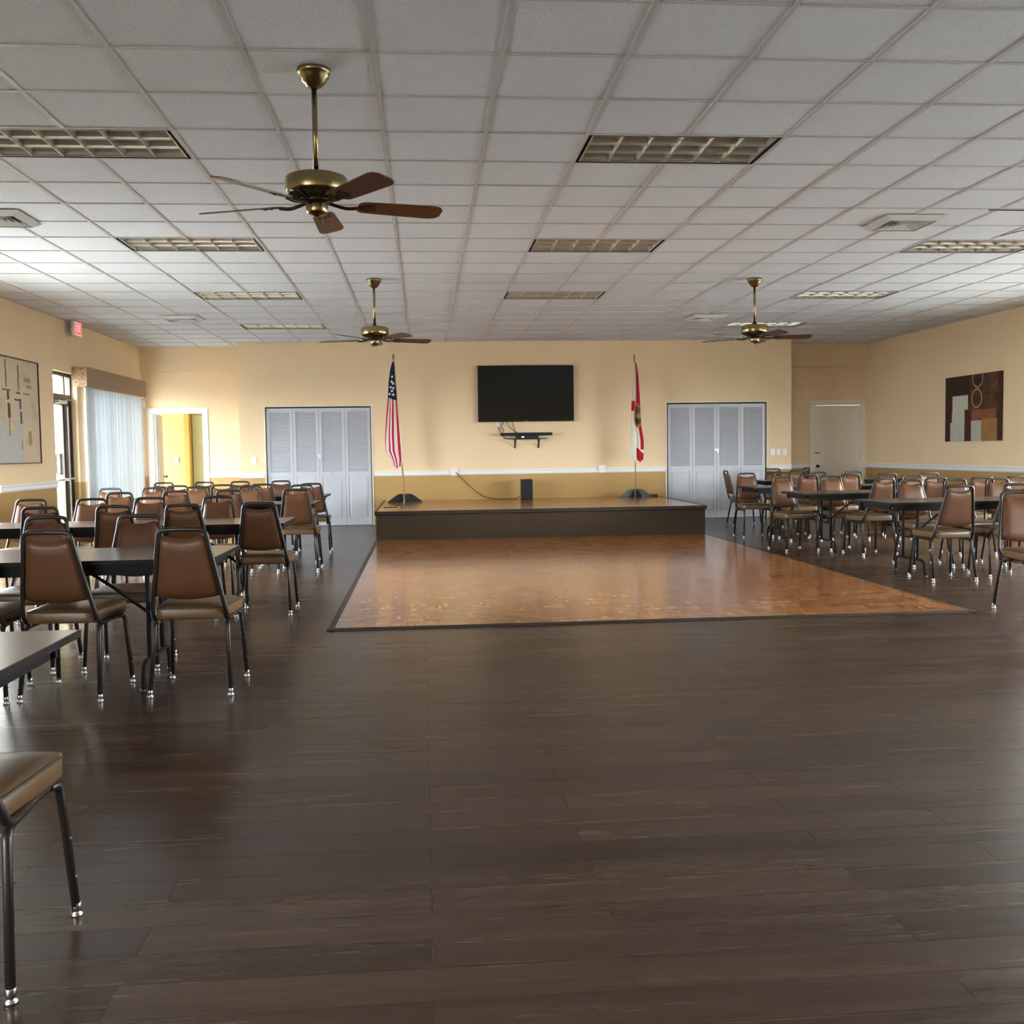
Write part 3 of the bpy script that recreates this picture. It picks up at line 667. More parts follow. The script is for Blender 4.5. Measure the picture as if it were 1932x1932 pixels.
# ---------------------------------------------------------------- chairs
def seat_outline(inset, n=5):
    P = [(-.178, -.205), (.178, -.205), (.208, .215), (-.208, .215)]; R = [.05, .05, .07, .07]; out = []
    for k in range(4):
        a, b, c = Vector(P[k-1]), Vector(P[k]), Vector(P[(k+1) % 4]); d1 = (a-b).normalized(); d2 = (c-b).normalized()
        for q in range(n+1):
            t = q/n; p = (b+d1*R[k])*(1-t)**2+b*2*t*(1-t)+(b+d2*R[k])*t*t; out.append(p)
    cen = Vector((0, .005)); return [(cen+(p-cen)*(1-inset/.2)) for p in out]
def back_pt(z): return -.200-.105*(z-.45)/.43            # y of the back plane at height z
def make_chair():
    root = thing('banquet_chair', (0, 0, 0), 'x', 'chair')
    # seat cushion
    L = [(.396, .020), (.400, .004), (.412, 0), (.452, 0), (.460, .004), (.467, .022), (.473, .06), (.475, .12)]
    b = MB(); n = None; vs = []
    for (z, ins) in L:
        o_ = seat_outline(ins); n = len(o_); vs += [(p.x, p.y, z-.010*(p.y < -.1)*0) for p in o_]
    fs = [(k*n+q, k*n+(q+1) % n, (k+1)*n+(q+1) % n, (k+1)*n+q) for k in range(len(L)-1) for q in range(n)]
    fs += [tuple(reversed(range(n))), tuple(range((len(L)-1)*n, len(L)*n))]
    b.add(vs, fs, True); seat = b.build('seat', 'seatv', root)
    loop = [(p.x, p.y, .457) for p in seat_outline(.001)]; loop.append(loop[0])
    MB().tube(loop, .0042, 6, False).build('piping', 'pipe', seat)
    # backrest pad: trapezoid with scooped top and bowed bottom, padded front and flatter rear
    nx, nz = 10, 8; zb, zt = .505, .852
    def wid(z): return .176-.062*(z-.45)/.40
    front, rear = [], []
    for jz in range(nz+1):
        for ix in range(nx+1):
            u = 2*ix/nx-1; t = jz/nz
            ztop = zt-.026*(1-u*u)+(-.020 if abs(u) > .95 else 0); zbot = zb+.020*(u*u)*1.0
            z = zbot+(ztop-zbot)*t; w = wid(z); x = u*w
            e = max(0, 1-max(abs(u)**6, abs(2*t-1)**8)); th = .030*e**.5
            front.append((x, back_pt(z)+.004+th, z)); rear.append((x, back_pt(z)-.002-th*.55, z))
    b = MB(); N = nx+1; m_ = len(front)
    fs = [(j*N+i, j*N+i+1, (j+1)*N+i+1, (j+1)*N+i) for j in range(nz) for i in range(nx)]
    fs2 = [tuple(m_+i for i in reversed(f)) for f in fs]
    ring = [i for i in range(N)]+[j*N+nx for j in range(1, nz+1)]+[nz*N+i for i in range(nx-1, -1, -1)]+[j*N for j in range(nz-1, 0, -1)]
    fs3 = [(ring[(k+1) % len(ring)], ring[k], m_+ring[k], m_+ring[(k+1) % len(ring)]) for k in range(len(ring))]
    b.add(front+rear, fs+fs2+fs3, True); b.build('backrest', 'vinyl', root)
    # back frame
    P = [(-.186, -.02, .392), (-.190, -.165, .392), (-.186, back_pt(.45)-.004, .452), (-.126, back_pt(.80)-.006, .800), (-.118, back_pt(.872), .872), (0, back_pt(.878)-.004, .876)]
    P = P+[(-x, y, z) for (x, y, z) in reversed(P[:-1])]
    path = fillet(P, [0, .05, .05, .12, .10, .03, .10, .12, .05, .05, 0], 5)
    MB().tube(path, .0125, 10).build('back_frame', 'bronze', root)
    for s in (-1, 1):
        MB().tube(fillet([(s*.178, .170, .386), (s*.170, 0, .384), (s*.172, -.150, .380)], .03, 3), .0115, 8).build('seat_rail', 'bronze', root)
        for (fy, ty, tz_, nm) in ((.222, .180, .384, 'front'), (-.228, -.160, .378, 'rear')):
            pth = fillet([(s*.205, fy, .022), (s*.186, ty*1.02, tz_-.004), (s*.178, ty*.72, tz_)], .045, 5)
            lg = MB().tube(pth, .0120, 10).build('leg', 'bronze', root)
            MB().lathe([(.0150, 0), (.0165, .004), (.0150, .010), (.0100, .013), (.0125, .016), (.0130, .036), (.0122, .038)], (s*.2055, fy+.002*(1 if fy < 0 else -1)*0, 0), 10).build('glide', 'chrome', lg)
            if nm == 'front':
                for zz in (.115, .225):
                    f = (zz-.022)/.358; x = s*(.205-.019*f)
                    MB().tube([(x+.010, fy-.04*f, zz), (x+.0145, fy-.04*f, zz)], .0048, 8).build('rivet', 'chrome', lg)
    return root
chair0 = make_chair(); used = [False]
def chair(x, y, deg, label, group):
    if not used[0]: o = chair0; used[0] = True
    else: o = copy_tree(chair0)
    o.location = (x, y, 0); o.rotation_euler = (0, 0, math.radians(deg)); o['label'] = label; o['group'] = group
    return o
ORD = ['', 'second', 'third', 'fourth', 'fifth', 'sixth']
def near_side(xs, table, grp, side):
    for k, (x, yr, d) in enumerate(xs):
        who = 'nearest the dance floor' if k == 0 else ORD[k]+' from the dance floor'
        chair(x, yr+.228, d, f'brown vinyl chair facing away, {who}, near side of {table}', grp)
def far_side(xs, table, grp):
    for k, (x, yt, d) in enumerate(xs):
        who = 'nearest the dance floor' if k == 0 else ORD[k]+' from the dance floor'
        chair(x, yt-.305, 180+d, f'brown vinyl chair facing us, {who}, far side of {table}', grp)
GL, GR = 'brown banquet chairs at the left tables', 'brown banquet chairs at the right tables'
chair(-1.17, 2.38+.228, 0, 'brown vinyl chair cut by the bottom left edge, only seat and legs showing', GL)
near_side([(-1.22, 5.40, -1), (-1.85, 5.37, -5), (-2.36, 5.34, 6)], 'second left table', GL, 'l')
near_side([(-1.25, 8.03, 0), (-1.81, 7.98, 1), (-2.30, 7.98, -2), (-2.85, 7.96, 3)], 'third left table', GL, 'l')
near_side([(-1.33, 10.92, 0), (-2.02, 11.02, -2), (-2.57, 11.02, 0), (-3.10, 10.82, 4)], 'fourth left table', GL, 'l')
near_side([(-1.39, 12.92, 2), (-1.99, 12.98, 0), (-2.48, 12.98, 2), (-2.99, 12.90, 0)], 'farthest left table', GL, 'l')
far_side([(-1.77, 6.60, 1), (-2.35, 6.62, -2)], 'second left table', GL)
far_side([(-1.82, 9.32, 0), (-2.40, 9.32, 2), (-2.91, 9.30, -2), (-3.45, 9.40, 0)], 'third left table', GL)
far_side([(-1.43, 12.28, 0), (-2.02, 12.24, 0), (-2.61, 12.24, 2), (-3.11, 12.22, 0), (-3.61, 12.2, -3)], 'fourth left table', GL)
far_side([(-1.95, 14.35, 0), (-2.51, 14.35, -2), (-2.98, 14.35, 0), (-3.52, 14.40, 2)], 'farthest left table', GL)
near_side([(4.775, 8.90, 1), (5.43, 9.05, -4)], 'nearest right table', GR, 'r')
far_side([(5.11, 10.46, 0), (5.61, 10.46, 2), (6.07, 10.46, 0)], 'nearest right table', GR)
near_side([(5.08, 11.14, 6), (5.70, 11.12, 0), (6.17, 10.98, -2), (6.65, 11.12, 0)], 'second right table', GR, 'r')
far_side([(4.42, 12.32, 8), (4.98, 12.26, 0), (6.02, 12.28, 0)], 'second right table', GR)
near_side([(5.00, 13.12, 0), (5.56, 13.12, 1), (6.07, 13.12, -1), (6.64, 13.12, 0)], 'third right table', GR, 'r')
far_side([(4.56, 14.26, 0), (5.07, 14.24, 0), (5.60, 14.28, -2), (6.13, 14.28, 0)], 'third right table', GR)
near_side([(5.70, 15.40, 0)], 'farthest right table', GR, 'r')
far_side([(5.90, 17.02, 0)], 'farthest right table', GR)
chair(5.10, 16.06, -92, 'brown vinyl chair turned sideways at the left end of farthest right table', GR)
chair(6.32, 17.35, 92, 'sideways brown vinyl chair before the cream door, only its hooked frame showing', GR)
chair(4.50, 7.20, 178, 'brown vinyl chair cut by the right edge beside the dance floor corner', GR)

# ---------------------------------------------------------------- tables
TZ = .715
def make_table():
    root = thing('folding_table', (0, 0, 0), 'x', 'table'); hx, hy = 1.22, .381
    topo = MB().cbox(-hx, hx, -hy, hy, TZ-.018, TZ, .002).build('tabletop', 'laminate', root)
    MB().box(-hx-.003, hx+.003, -hy-.003, -hy, TZ-.022, TZ-.001).box(-hx-.003, hx+.003, hy, hy+.003, TZ-.022, TZ-.001).box(-hx-.003, -hx, -hy, hy, TZ-.022, TZ-.001).box(hx, hx+.003, -hy, hy, TZ-.022, TZ-.001).build('edge_band', 'tedge', topo)
    for s in (-1, 1):
        MB().cbox(-hx+.06, hx-.06, s*(hy-.035)-.010, s*(hy-.035)+.010, TZ-.080, TZ-.018, .002).build('side_apron', 'tsteel', root)
        MB().prism([(s*(hx-.06)-.009, -hy+.10, TZ-.018), (s*(hx-.06)-.009, -hy+.12, TZ-.070), (s*(hx-.06)-.009, hy-.12, TZ-.070), (s*(hx-.06)-.009, hy-.10, TZ-.018)], (.018, 0, 0)).build('end_apron', 'tsteel', root)
        lx = s*(hx-.40)
        b = MB()
        for q in (-1, 1):
            b.tube([(lx, q*.135, TZ-.03), (lx, q*.135, .165)], .0125, 10)
            b.tube([(lx+s*.02, q*.16, TZ-.03), (lx, q*.135, TZ-.10)], .008, 8)
        b.tube(fillet([(lx, -.285, .016), (lx, -.265, .155), (lx, .265, .155), (lx, .285, .016)], .06, 5), .0125, 10)
        b.tube([(lx, -.20, TZ-.030), (lx, .20, TZ-.030)], .011, 8)
        lg = b.build('leg_frame', 'tsteel', root)
        for q in (-1, 1): MB().lathe([(.016, 0), (.016, .014), (.013, .022)], (lx, q*.286, 0), 10).build('foot_cap', 'black', lg)
        MB().tube([(lx-s*.004, 0, .36), (lx-s*.22, 0, .53), (lx-s*.46, 0, TZ-.022)], .0095, 8).tube([(lx, -.135, .36), (lx, .135, .36)], .009, 8).build('brace', 'tsteel', root)
    return root
tab0 = make_table(); tl = [(-1.065, 2.88, 'l', 0, 'brown folding table cut by the left picture edge, closest to us'), (-1.09, 5.80, 'l', 0, 'second brown folding table from us on the left'),
    (-1.08, 8.42, 'l', 0, 'third brown folding table from us on the left'), (-1.17, 11.48, 'l', 0, 'fourth brown folding table from us on the left'), (-1.23, 13.43, 'l', 0, 'farthest brown folding table on the left, by the louvered closet'),
    (4.27, 9.58, 'r', 2, 'brown folding table closest to us on the right'), (4.27, 11.64, 'r', 0, 'second brown folding table from us on the right'),
    (4.33, 13.58, 'r', 0, 'third brown folding table from us on the right'), (5.32, 16.08, 'r', 0, 'farthest brown folding table on the right, before the cream door')]
for k, (x, y, s, d, lb) in enumerate(tl):
    o = tab0 if k == 0 else copy_tree(tab0)
    o.location = (x-1.223 if s == 'l' else x+1.223, y, 0); o.rotation_euler = (0, 0, math.radians(d)); o['label'] = lb; o['group'] = 'long brown folding tables'

# ---------------------------------------------------------------- louvered closets
def make_panel():
    W, H, D = .440, 2.015, .030
    o = bpy.data.objects.new('bifold_panel', None)
    b = MB(); s = .052
    b.box(.002, s, 0, D, 0, H).box(W-s, W-.002, 0, D, 0, H).box(s, W-s, 0, D, H-.06, H).box(s, W-s, 0, D, .84, .93).box(s, W-s, 0, D, 0, .12)
    b.box(s, W-s, .012, .020, .12, .84)
    b.prism([(s+.012, .0135, .132), (W-s-.012, .0135, .132), (W-s-.012, .0135, .828), (s+.012, .0135, .828)], (0, -.004, 0))
    b.add([(s+.012, .0100, .132), (W-s-.012, .0100, .132), (W-s-.012, .0100, .828), (s+.012, .0100, .828), (s+.045, .003, .165), (W-s-.045, .003, .165), (W-s-.045, .003, .795), (s+.045, .003, .795)],
          [(0, 1, 5, 4), (1, 2, 6, 5), (2, 3, 7, 6), (3, 0, 4, 7), (4, 5, 6, 7)])
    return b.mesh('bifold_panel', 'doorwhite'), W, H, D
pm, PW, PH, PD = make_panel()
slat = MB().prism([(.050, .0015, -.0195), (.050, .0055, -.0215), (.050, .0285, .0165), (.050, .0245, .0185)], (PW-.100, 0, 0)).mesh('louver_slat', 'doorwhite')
knobm = MB().lathe([(.006, 0), (.006, .012), (.014, .018), (.014, .026), (.008, .030)], (0, 0, 0), 12).mesh('knob', 'chrome')
def closet(cl, label):
    root = thing('louvered_closet', (cl[0], YM+.03, 0), label, 'closet', 'white louvered bifold closets')
    w = cl[1]-cl[0]; n0 = (w-4*PW)/2
    MB().box(.004, w-.004, .25, .26, 0, cl[3]-.002).build('closet_back', 'gap', root)
    MB().box(.004, w-.004, -.005, .05, cl[3]-.022, cl[3]-.003).build('head_track', 'gap', root)
    for k in range(4):
        p = link('bifold_panel', pm, root); p.location = (n0+k*PW, (.002 if k in (0, 3) else .0), .006)
        for q in range(27):
            sl = link('louver_slat', slat, p); sl.location = (0, 0, .955+q*.0381)
        if k in (1, 2):
            kb = link('knob', knobm, p); kb.location = (.22, 0, .885); kb.rotation_euler = (PI/2, 0, 0)
    lt = MB().box(n0+2*PW-.035, n0+2*PW+.035, -.010, -.001, 1.20, 1.222).box(n0+2*PW-.002, n0+2*PW+.022, -.022, -.010, 1.16, 1.205).build('hasp_lock', 'silver', root)
closet(CL1, 'white louvered bifold closet left of the stage'); closet(CL2, 'white louvered bifold closet right of the stage')
for q, cl in enumerate((CL1, CL2)):
    b = MB().box(cl[0]-.022, cl[0]-.001, YM-.008, YM-.0005, 0, cl[3]+.018).box(cl[1]+.001, cl[1]+.022, YM-.008, YM-.0005, 0, cl[3]+.018).box(cl[0]-.001, cl[1]+.001, YM-.008, YM-.0005, cl[3]+.001, cl[3]+.018)
    struct(b.build('trim_%d' % (10+q), 'doorcream'))

# ---------------------------------------------------------------- doors in the recesses
def casing(name, x0, x1, z1, mat):
    b = MB(); w = .085; y = YR
    def bar(a, b_, c, d): b.cbox(a, b_, y-.018, y-.0005, c, d, .004)
    bar(x0-w, x0-.001, 0, z1+w); bar(x1+.001, x1+w, 0, z1+w); bar(x0, x1, z1+.001, z1+w)
    b.box(x0-.001, x0+.014, y, y+.149, 0, z1).box(x1-.014, x1+.001, y, y+.149, 0, z1).box(x0, x1, y, y+.149, z1-.014, z1+.001)
    return struct(b.build(name, mat))
casing('trim_12', DR_L[0], DR_L[1], DR_L[3], 'white'); casing('trim_13', DR_R[0], DR_R[1], DR_R[3], 'doorcream')
d3 = struct(MB().cbox(DR_R[0]+.016, DR_R[1]-.016, YR+.006, YR+.046, .008, DR_R[3]-.016, .002).build('door_3', 'doorcream'))
kb = MB().lathe([(.028, 0), (.028, .006), (.011, .010), (.011, .034), (.026, .042), (.028, .054), (.018, .064)], (0, 0, 0), 16).build('door_knob', 'brassdark', d3); kb.location = (7.34, YR+.006, .875); kb.rotation_euler = (PI/2, 0, 0)
MB().cbox(7.285, 7.38, YR-.012, YR+.006, 1.115, 1.130, .003).build('slide_bolt', 'brassdark', d3)
for zz in (.25, 1.0, 1.75): MB().tube([(8.155, YR-.004, zz), (8.155, YR-.004, zz+.09)], .006, 8).build('hinge', 'silver', d3)
# open door leaf into the hall
d2 = struct(bpy.data.objects.new('door_2', None)); C.objects.link(d2); d2.location = (-4.725, YR+.16, 0); d2.rotation_euler = (0, 0, math.radians(99))
MB().cbox(0, .84, -.04, 0, .008, 1.98, .002).build('door_leaf', 'doorwhite', d2)
for s, y in ((-1, -.04), (1, 0)):
    k = MB().lathe([(.028, 0), (.028, .006), (.011, .010), (.011, .034), (.026, .042), (.028, .054), (.018, .064)], (0, 0, 0), 16).build('door_knob', 'brassdark', d2); k.location = (.78, y, .86); k.rotation_euler = (PI/2 if s < 0 else -PI/2, 0, 0)
# hall beyond the left doorway
HX0, HX1, HY1, HZ = -6.8, -3.3, 22.0, 2.6
b = MB().box(HX0, -4.61, 20.5, 20.6, 0, HZ)
b.build('wall_hall_back', 'yellow'); struct(bpy.data.objects['wall_hall_back'])
struct(MB().box(-4.61, -4.52, 20.5, 20.76, 0, HZ).build('wall_hall_corner', 'yellow2'))
struct(MB().box(-4.52, HX1, 20.76, 21.3, 0, HZ).build('wall_hall_end', 'yellow'))
struct(MB().box(HX1, HX1+.1, YR+.151, 21.3, 0, HZ).build('wall_hall_right', 'yellow'))
wall_with_holes('wall_hall_left', 'x', HX0, -.1, YR+.151, 20.6, 0, HZ, [HALL_W], 'yellow')
struct(MB().box(HX0, XL-WT, YR+.051, YR+.15, 0, HZ).build('wall_hall_front', 'yellow'))
struct(MB().box(HX0-.1, HX1+.1, YR+.15, 21.3, HZ, HZ+.05).build('ceiling_hall', 'tile'))
struct(MB().box(HX0-.1, HX1+.1, YR+.10, 21.3, -.08, 0).build('floor_hall', 'ground'))
d4 = struct(MB().cbox(-4.50, -3.70, 20.72, 20.758, .01, 2.03, .003).build('door_4', 'greendoor'))
tag(MB().cbox(-4.80, -4.725, 20.485, 20.499, 1.10, 1.22, .003).build('light_switch', 'ivory'), 'ivory switch plate on the yellow hall wall seen through the doorway', 'switch')

# ---------------------------------------------------------------- left wall: glass entrance, blinds, pelmet
def frame_rect(b, x0, x1, y0, y1, z0, z1, t):
    b.box(x0, x1, y0, y0+t, z0, z1).box(x0, x1, y1-t, y1, z0, z1).box(x0, x1, y0+t, y1-t, z1-t, z1).box(x0, x1, y0+t, y1-t, z0, z0+t)
FX = XL-.14
d1 = struct(bpy.data.objects.new('door_1', None)); C.objects.link(d1); d1.location = (FX, DOOR_L[0], 0)
y1 = DOOR_L[1]-DOOR_L[0]; z1 = DOOR_L[3]
b = MB(); frame_rect(b, 0, .06, .002, y1-.002, 0, z1-.002, .045); b.box(0, .06, .045, y1-.045, 2.03, 2.12); b.build('frame', 'alu', d1)
ym = .685
MB().box(.005, .055, ym-.03, ym+.03, .045, z1-.047).build('mullion', 'alu', d1)
def leaf(a, c):
    l_ = MB(); frame_rect(l_, .008, .048, a, c, .012, 2.025, .055); l_.box(.008, .048, a+.055, c-.055, .062, .26)
    l_ = l_.build('door_leaf', 'alu', d1)
    MB().box(.024, .031, a+.055, c-.055, .26, 1.97).build('pane', 'glass', l_); return l_
lf = leaf(.05, ym-.034); ls = leaf(ym+.034, y1-.05)
MB().box(.024, .031, .047, ym-.032, 2.122, z1-.048).build('pane', 'glass', d1); MB().box(.024, .031, ym+.032, y1-.047, 2.122, z1-.048).build('pane', 'glass', d1)
MB().tube([(.10, .08, .93), (.10, y1-.07, .945)], .013, 8).box(.05, .10, .09, .12, .915, .945).box(.05, .10, ym-.09, ym-.05, .92, .95).build('push_bar', 'silver', lf)
MB().cbox(.05, .11, .30, .62, 1.985, 2.03, .004).tube([(.09, .60, 2.04), (.14, .90, 2.05)], .008, 6).build('door_closer', 'silver', lf)
MB().tube(fillet([(-.005, ym-.10, 1.02), (-.06, ym-.10, 1.02), (-.06, ym-.10, 1.28), (-.005, ym-.10, 1.28)], .02, 3), .013, 8).box(-.002, .006, ym-.13, ym-.05, 1.0, 1.30).build('pull_handle', 'black', lf)
tag(d1, 'dark framed glass entrance door with push bar beside the blinds', 'door')
del d1['category']; del d1['label']
def window(name, op, axis, at, sgn):
    a, c, z0, z1_ = op; o = struct(bpy.data.objects.new(name, None)); C.objects.link(o)
    b = MB(); n = 3; pts = [a+(c-a)*k/n for k in range(n+1)]
    def bx(bb, p0, p1, d0, d1_, q0, q1):
        lo_, hi_ = sorted((at+sgn*d0, at+sgn*d1_))
        bb.box(lo_, hi_, p0, p1, q0, q1) if axis == 'x' else bb.box(p0, p1, lo_, hi_, q0, q1)
    for p in pts: bx(b, max(p-.03, a+.001), min(p+.03, c-.001), .08, .14, z0+.001, z1_-.001)
    bx(b, a+.03, c-.03, .08, .14, z0+.001, z0+.05); bx(b, a+.03, c-.03, .08, .14, z1_-.05, z1_-.001)
    b.build('window_frame', 'alu', o)
    for k in range(n):
        g_ = MB(); bx(g_, pts[k]+.031, pts[k+1]-.031, .105, .112, z0+.051, z1_-.051); g_.build('pane', 'glass', o)
window('window_1', WIN_L, 'x', XL, -1); window('window_2', ADDED_WIN_L2, 'x', XL, -1); window('window_6', ADDED_WIN_L3, 'x', XL, -1)  # only the first is real; the others are unseen and added for light
for k, op in enumerate(WIN_R): window('window_%d' % (3+k), op, 'x', XR, 1)
for k, op in enumerate(ADDED_WIN_B): window('window_%d' % (5+k), op, 'y', YB, -1)  # unseen rear window, added for light on the near end
# vertical blinds
vb = thing('vertical_blinds', (XL+.085, 15.42, 0), 'long white vertical blinds hanging below the brown pelmet', 'blinds')
MB().box(-.02, .02, 0, 2.86, 2.27, 2.31).build('head_rail', 'white', vb)
n = 9; vs = []; w_ = .0445
for k in range(n):
    u = (k/(n-1)-.5)*2; vs += [(.006*(1-u*u), u*w_, .04), (.006*(1-u*u), u*w_, 2.27)]
slm = MB().add(vs, [(2*k, 2*k+2, 2*k+3, 2*k+1) for k in range(n-1)], True).mesh('blind_slat', 'blind')
ns = 36
for k in range(ns):
    o = link('blind_slat', slm, vb); o.location = (random.uniform(-.003, .003), .04+k*(2.78/(ns-1)), 0); o.rotation_euler = (0, 0, math.radians(-27+random.uniform(-5, 5)))
pv = thing('window_pelmet', (XL, 15.05, 0), 'brown patterned fabric pelmet box above the vertical blinds', 'pelmet')
b = MB().cbox(.185, .205, 0, 3.12, 2.235, 2.515, .008); b.build('front_board', 'pelmetfront', pv)
for yy in (0, 3.10): MB().cbox(.001, .184, yy, yy+.02, 2.235, 2.515, .006).build('end_board', 'pelmet', pv)
MB().box(.001, .184, .021, 3.099, 2.50, 2.512).build('top_board', 'pelmet', pv)
# exit sign
ex = thing('exit_sign', (XL, 14.82, 2.93), 'small lit red exit sign at the top of the left wall', 'sign')
MB().cbox(.001, .02, .06, .24, .05, .16, .004).build('wall_plate', 'ivory', ex)
MB().cbox(.10, .14, 0, .30, 0, .195, .004).tube([(.02, .15, .10), (.10, .15, .10)], .02, 8).build('sign_box', 'ivory', ex)
MB().box(.1401, .143, .008, .292, .008, .187).build('lit_border', 'exitpale', ex)
MB().box(.143, .145, .022, .278, .022, .173).build('lit_face', 'exitred', ex)
def text_mesh(txt, size, name, mat):
    cu = bpy.data.curves.new(name, 'FONT'); cu.body = txt; cu.size = size; cu.align_x = 'CENTER'; cu.align_y = 'CENTER'; cu.extrude = .001
    to = bpy.data.objects.new('tmp', cu); C.objects.link(to); dg = bpy.context.evaluated_depsgraph_get()
    me = bpy.data.meshes.new_from_object(to.evaluated_get(dg)); me.materials.clear(); me.materials.append(M[mat])
    bpy.data.objects.remove(to); return me
lt = link('lettering', text_mesh('EXIT', .15, 'lettering', 'exitwhite'), ex); lt.location = (.147, .15, .097); lt.rotation_euler = (PI/2, 0, PI/2); lt.scale = (.62, 1, 1)
tag(MB().cbox(-4.892, -4.842, YR-.035, YR-.002, 2.10, 2.21, .004).build('motion_sensor', 'ivory'), 'tiny white sensor box high beside the left doorway', 'sensor')

# ---------------------------------------------------------------- paintings
def canvas(nm, loc, w, h, nrm, mat, frame, label):
    root = thing(nm, loc, label, 'painting')          # origin at bottom, wall plane constant x; nrm = +1 faces +x
    d = .03 if frame else .035
    b = MB().box(min(.002*nrm, d*nrm), max(.002*nrm, d*nrm), 0, w, 0, h); me = b.mesh('canvas', mat)
    uvl = me.uv_layers.new(name='uv')
    for lp in me.loops:
        v = me.vertices[lp.vertex_index].co; u = v.y/w; u = u if nrm > 0 else 1-u
        uvl.data[lp.index].uv = (u, v.z/h)
    link('canvas', me, root)
    if frame:
        for (y0, y1_, z0, z1_) in ((-.014, 0, -.014, h+.014), (w, w+.014, -.014, h+.014), (0, w, -.014, 0), (0, w, h, h+.014)):
            MB().box(min(.001*nrm, .045*nrm), max(.001*nrm, .045*nrm), y0, y1_, z0, z1_).build('frame_bar', 'black', root)
canvas('abstract_painting', (XL, 11.78, 1.185), 1.88, 1.25, 1, 'artL', True, 'pale beige abstract painting in a thin black frame on left wall')
canvas('abstract_painting', (XR, 14.09, 1.29), 1.57, .995, -1, 'artR', False, 'dark brown abstract canvas with cream blocks and ring on right wall')

# ---------------------------------------------------------------- television, soundbar and cables
tv = thing('television', (1.79, YM-.10, 1.745), 'large black flat television mounted on the back wall', 'television')
MB().cbox(-.832, .832, 0, .045, 0, .965, .006).box(-.3, .3, .045, .07, .25, .75).build('casing', 'black', tv)
MB().box(-.822, .822, -.0025, 0, .016, .956).build('screen', 'screen', tv)
MB().box(-.022, .022, -.004, .002, -.004, .010).build('badge', 'silver', tv)
MB().box(-.25, .25, .07, .098, .30, .70).build('wall_mount', 'tsteel', tv)
wsf = thing('wall_shelf', (1.80, YM, 1.44), 'small black bracket shelf below the television', 'shelf')
MB().cbox(-.29, .33, -.22, -.001, 0, .014, .003).build('board', 'black', wsf)
for x in (-.205, .205):
    MB().box(x-.014, x+.014, -.012, -.001, -.155, -.001).prism([(x-.010, -.012, -.14), (x-.010, -.012, -.12), (x-.010, -.20, -.001), (x-.010, -.215, -.001)], (.02, 0, 0)).build('bracket', 'black', wsf)
cb = thing('cable_box', (1.80, YM-.12, 1.4545), 'black cable box with white light on the wall shelf', 'receiver')
MB().cbox(-.20, .19, -.08, .08, 0, .047, .004).build('casing', 'black', cb); MB().box(-.105, -.065, -.0815, -.080, .014, .034).build('indicator', 'led', cb)
sb = thing('soundbar', (1.78, YM-.14, 1.502), 'long thin black soundbar lying above the wall shelf', 'soundbar')
MB().cbox(-.45, .45, -.05, .04, 0, .052, .008).build('body', 'black', sb); MB().box(-.43, .43, -.0515, -.050, .006, .046).build('grille', 'gap', sb)
ow = tag(MB().cbox(1.255, 1.325, YM-.03, YM-.001, 1.665, 1.745, .004).build('outlet_box', 'ivory'), 'white outlet box peeking below the left of the television', 'outlet')
cabs = [([(1.29, YM-.02, 1.70), (1.33, YM-.03, 1.60), (1.38, YM-.03, 1.50), (1.45, YM-.04, 1.455), (1.52, YM-.05, 1.462)], 'lowest dark cable looping from outlet box under the soundbar'),
        ([(1.40, YM-.04, 1.76), (1.36, YM-.03, 1.66), (1.40, YM-.03, 1.60), (1.37, YM-.05, 1.557)], 'thin kinked cable between television and soundbar left end'),
        ([(1.46, YM-.04, 1.76), (1.48, YM-.03, 1.68), (1.56, YM-.05, 1.60), (1.60, YM-.06, 1.557)], 'slanting dark cable under the television, middle of three'),
        ([(1.55, YM-.04, 1.76), (1.57, YM-.03, 1.66), (1.60, YM-.04, 1.58), (1.63, YM-.08, 1.557)], 'steep dark cable under the television, rightmost of three')]
for P, lb in cabs: tag(MB().tube(smooth_curve(P, 6), .006, 6).build('cable', 'cable'), lb, 'cable', 'cables under the television')

# ---------------------------------------------------------------- outlets, switches, speaker
def plate(nm, x, z, w, h, y, label, slots, grp=None):
    r = thing(nm, (x, y, z), label, 'outlet' if 'outlet' in nm else 'switch', grp)
    MB().cbox(-w/2, w/2, -.012, -.001, -h/2, h/2, .003).build('plate', 'ivory', r)
    if slots == 'o':
        for dz in (-.028, .028): MB().cbox(-.016, .016, -.0145, -.012, dz-.018, dz+.018, .002).build('socket', 'white', r)
    else: MB().cbox(-.014, .014, -.0165, -.012, -.030, .030, .002).build('rocker', 'white', r)
    return r
plate('wall_outlet', .53, .895, .13, .13, YM-.027, 'white outlet on the chair rail left of the speaker, cable plugged in', 'o')
plate('wall_outlet', 3.12, .905, .13, .13, YM-.027, 'white outlet on the chair rail left of the right flag', 'o')
plate('wall_switch', -2.87, 1.14, .085, .125, YM, 'white switch plate left of the left closet', 's')
for x, w in ((6.19, 'nearest the right closet'), (6.30, 'in the middle of three right of the right closet'), (6.415, 'nearest the wall corner right of the right closet')):
    plate('wall_switch', x, 1.16, .075, .12, YM, 'white switch plate '+w, 's', 'three switch plates by the right closet')
sp = thing('speaker', (1.745, 17.45, ST), 'black box speaker standing on the stage against the wall', 'speaker')
MB().cbox(-.095, .095, -.10, .13, .001, .345, .008).build('cabinet', 'black', sp)
MB().cbox(-.084, .084, -.112, -.100, .012, .333, .006).build('grille', 'gap', sp)
